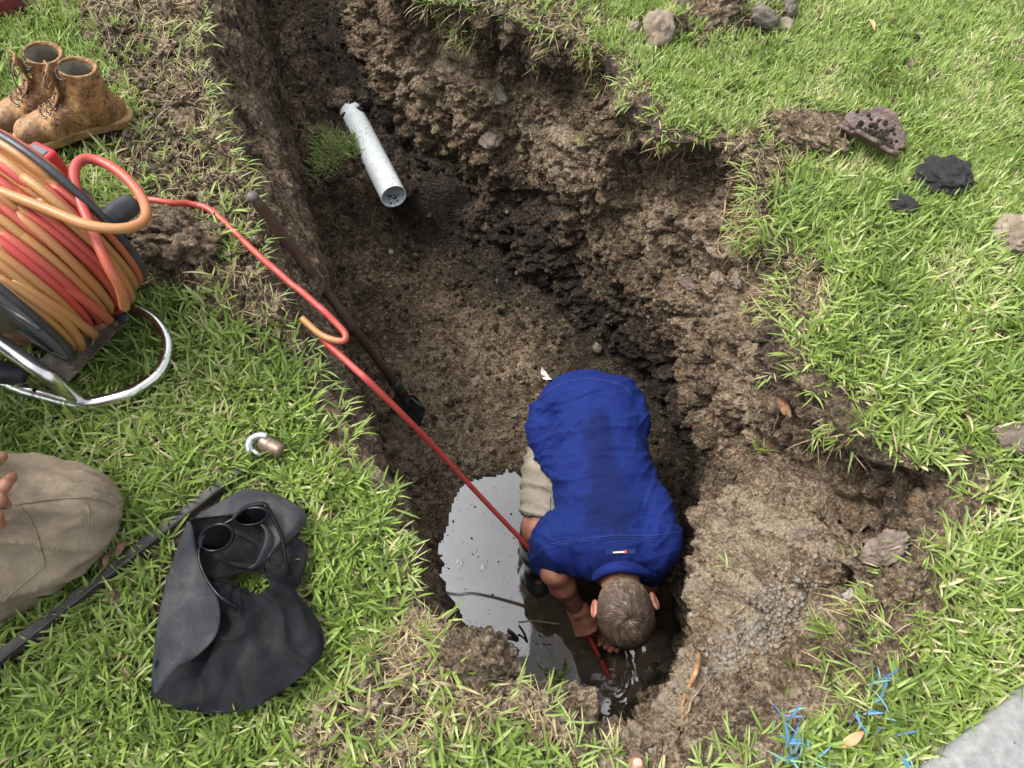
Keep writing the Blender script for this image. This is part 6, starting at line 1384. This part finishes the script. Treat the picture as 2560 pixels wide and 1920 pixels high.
# ------------------------------------------------------------ place the grass
def place_grass():
    # near: broad leaves in sprays; far: finer, upright and denser (the mown side)
    xy, rd = big_scatter(4800)
    far = sstep(1.0, 1.9, xy[:, 1]+.25*xy[:, 0])
    k = obst(xy); xy, rd, far = xy[k], rd[k], far[k]
    z = lawn_h(xy)
    pts = np.column_stack([xy, z+rng.uniform(.0, .012, len(xy))])
    near = rng.random(len(xy)) > far
    # broad leaves
    r_, az, le, ln, wd, ti = leaves_from_nodes(pts[near], 5, (.026, .072), (.0040, .0070), .85, .46)
    blades('grass', r_, az, le, ln, wd, ti, GRASS)
    q = pts[~near]
    r_, az, le, ln, wd, ti = leaves_from_nodes(q, 5, (.018, .042), (.0028, .0048), .55, .52)
    blades('grass', r_, az*.55+.9, le, ln, wd, ti, GRASS, segs=3)
    xy, rd = big_scatter(5200, ylo=1.0); k = obst(xy); xy = xy[k]
    r_, az, le, ln, wd, ti = leaves_from_nodes(np.column_stack([xy, lawn_h(xy)]), 4, (.02, .04), (.0028, .0042), .5, .54)
    blades('grass', r_, az*.55+.9, le, ln, wd, ti, GRASS, segs=3)
    # a short lower layer, darker, with dead straw at the base
    xy, rd = big_scatter(3800); k = obst(xy); xy = xy[k]
    r_, az, le, ln, wd, ti = leaves_from_nodes(np.column_stack([xy, lawn_h(xy)]), 4, (.012, .03), (.003, .0045), 1.1, .25)
    blades('grass', r_, az, le, ln, wd, ti, GRASS, segs=3)
    xy, rd = big_scatter(2600); k = obst(xy); xy = xy[k]; n = len(xy)
    blades('dry_grass', np.column_stack([xy, lawn_h(xy)+.006]), rng.uniform(0, 6.3, n), np.clip(rng.normal(1.25, .3, n), .2, 1.6), rng.uniform(.015, .05, n), rng.uniform(.0012, .0032, n), rng.random(n), STRAW, segs=3)
    # the lawn goes on past the edges of the picture
    xy = scatter(-3.2, 3.2, -1.3, 4.2, 1700); xy = xy[in_view(xy, 1000) & ~in_view(xy)]; d, rd = lawn_density(xy); xy = xy[(rng.random(len(xy)) < d)]; xy = xy[obst(xy)]
    r_, az, le, ln, wd, ti = leaves_from_nodes(np.column_stack([xy, lawn_h(xy)]), 5, (.03, .07), (.005, .0085), .9, .44)
    blades('grass', r_, az, le, ln, wd, ti, GRASS, segs=3)
    # straw and torn runners over the bare soil
    for poly, cnt, lo_, hi_ in ((DIRT_BANK, 5200, .012, .06), (DIRT_NEAR, 1700, .012, .05), (DIRT_TOP, 350, .01, .04), (DIRT_R, 500, .01, .05), (DIRT_R2, 200, .01, .05), (DIRT_TOP2, 900, .01, .05)):
        mn, mxx = poly.min(0), poly.max(0); p = rng.uniform(mn, mxx, (cnt*3, 2)); p = p[inpoly(p, poly)]; p = p[polydist(p, RIMD) > .0][:cnt]; p = p[obst(p)]
        if not len(p): continue
        n = len(p); w_ = sstep(.9, 2.2, p[:, 1])
        blades('dry_grass', np.column_stack([p, lawn_h(p)+.004]), rng.uniform(0, 6.3, n), np.clip(rng.normal(1.3, .35, n), .1, 1.65), rng.uniform(lo_, hi_, n), rng.uniform(.0008, .0026, n), np.clip(rng.normal(.4, .3, n), 0, 1), STRAW, segs=3)
    # fringe: leaves hanging out over the torn edge of the pit
    idx = rng.integers(0, NR, 900); skip = (idx/NR > .905) | (rng.random(900) < np.where((idx/NR < .17), .80, .35)); idx = idx[~skip]
    rp = R0[idx]-nrm2[idx]*0; ctr = np.array([.1, 1.0]); dirs = ctr-rp[:, :2]
    # inward normal by testing
    nn = nrm2[idx][:, :2].copy(); test = inpoly(rp[:, :2]+nn*.02, RIMD); nn[~test] *= -1
    pts = rp.copy(); pts[:, :2] -= nn*rng.uniform(-.01, .05, len(nn))[:, None]; kk_ = obst(pts[:, :2]); pts, nn = pts[kk_], nn[kk_]
    r_ = np.repeat(pts, 4, 0)+rng.normal(0, .004, (len(pts)*4, 3)); n = len(r_)
    az = np.repeat(np.arctan2(nn[:, 1], nn[:, 0]), 4)+rng.normal(0, .8, n)
    far = sstep(1.2, 2.2, r_[:, 1])
    blades('grass', r_, az, np.clip(rng.normal(1.1, .3, n), .2, 1.9), rng.uniform(.016, .062, n)*(1-.25*far), rng.uniform(.0025, .0052, n)*(1-.2*far), np.clip(rng.normal(.5, .2, n), 0, .95), GRASS, curl=rng.uniform(.3, 1.3, n))
    # sods slumping over the right edge: leaves and dead runners a hand's breadth down the wall
    J = rng.integers(2, int(MR*.20), 2600); I = rng.integers(int(NR*.44), int(NR*.93), 2600); q = Vw[J, I]; pn_ = fbm(q*[1, 1, .4], 5, 2, 311)-J/MR*1.6
    k_ = pn_ > .0; J, I, q = J[k_], I[k_], q[k_]; nn = N[np.clip(J-1, 0, MR-2), I]; az0 = np.arctan2(nn[:, 1], nn[:, 0])
    r_ = np.repeat(q, 3, 0)+rng.normal(0, .006, (len(q)*3, 3)); n = len(r_); far = sstep(1.2, 2.2, r_[:, 1])
    blades('grass', r_, np.repeat(az0, 3)+rng.normal(0, .9, n), np.clip(rng.normal(1.25, .4, n), .2, 2.2), rng.uniform(.018, .06, n)*(1-.3*far), rng.uniform(.0025, .0052, n)*(1-.25*far), np.clip(rng.normal(.5, .22, n), 0, 1), GRASS)
    r_ = np.repeat(q, 2, 0)+rng.normal(0, .010, (len(q)*2, 3)); n = len(r_)
    blades('dry_grass', r_, np.repeat(az0, 2)+rng.normal(0, 1.0, n), np.clip(rng.normal(1.7, .4, n), .4, 2.6), rng.uniform(.02, .08, n), rng.uniform(.0008, .0022, n), rng.random(n)*.8, STRAW, segs=3)
    # a handful of blades sprayed with blue marking paint
    c = [P(1960, 1800), P(1975, 1870), P(1950, 1895), P(2185, 1735), P(2200, 1790), P(2130, 1790), P(2240, 1850), P(2010, 1890)]
    cnt = [7, 9, 8, 8, 6, 5, 4, 5]
    r_ = np.vstack([np.tile(p, (k, 1))+rng.normal(0, .010, (k, 3))*[1, 1, 0]+[0, 0, .014] for p, k in zip(c, cnt)]); n = len(r_)
    blades('painted_grass', r_, rng.uniform(0, 6.3, n), rng.uniform(.3, 1.1, n), rng.uniform(.02, .06, n), rng.uniform(.003, .0058, n), rng.random(n), BLUE)
place_grass()
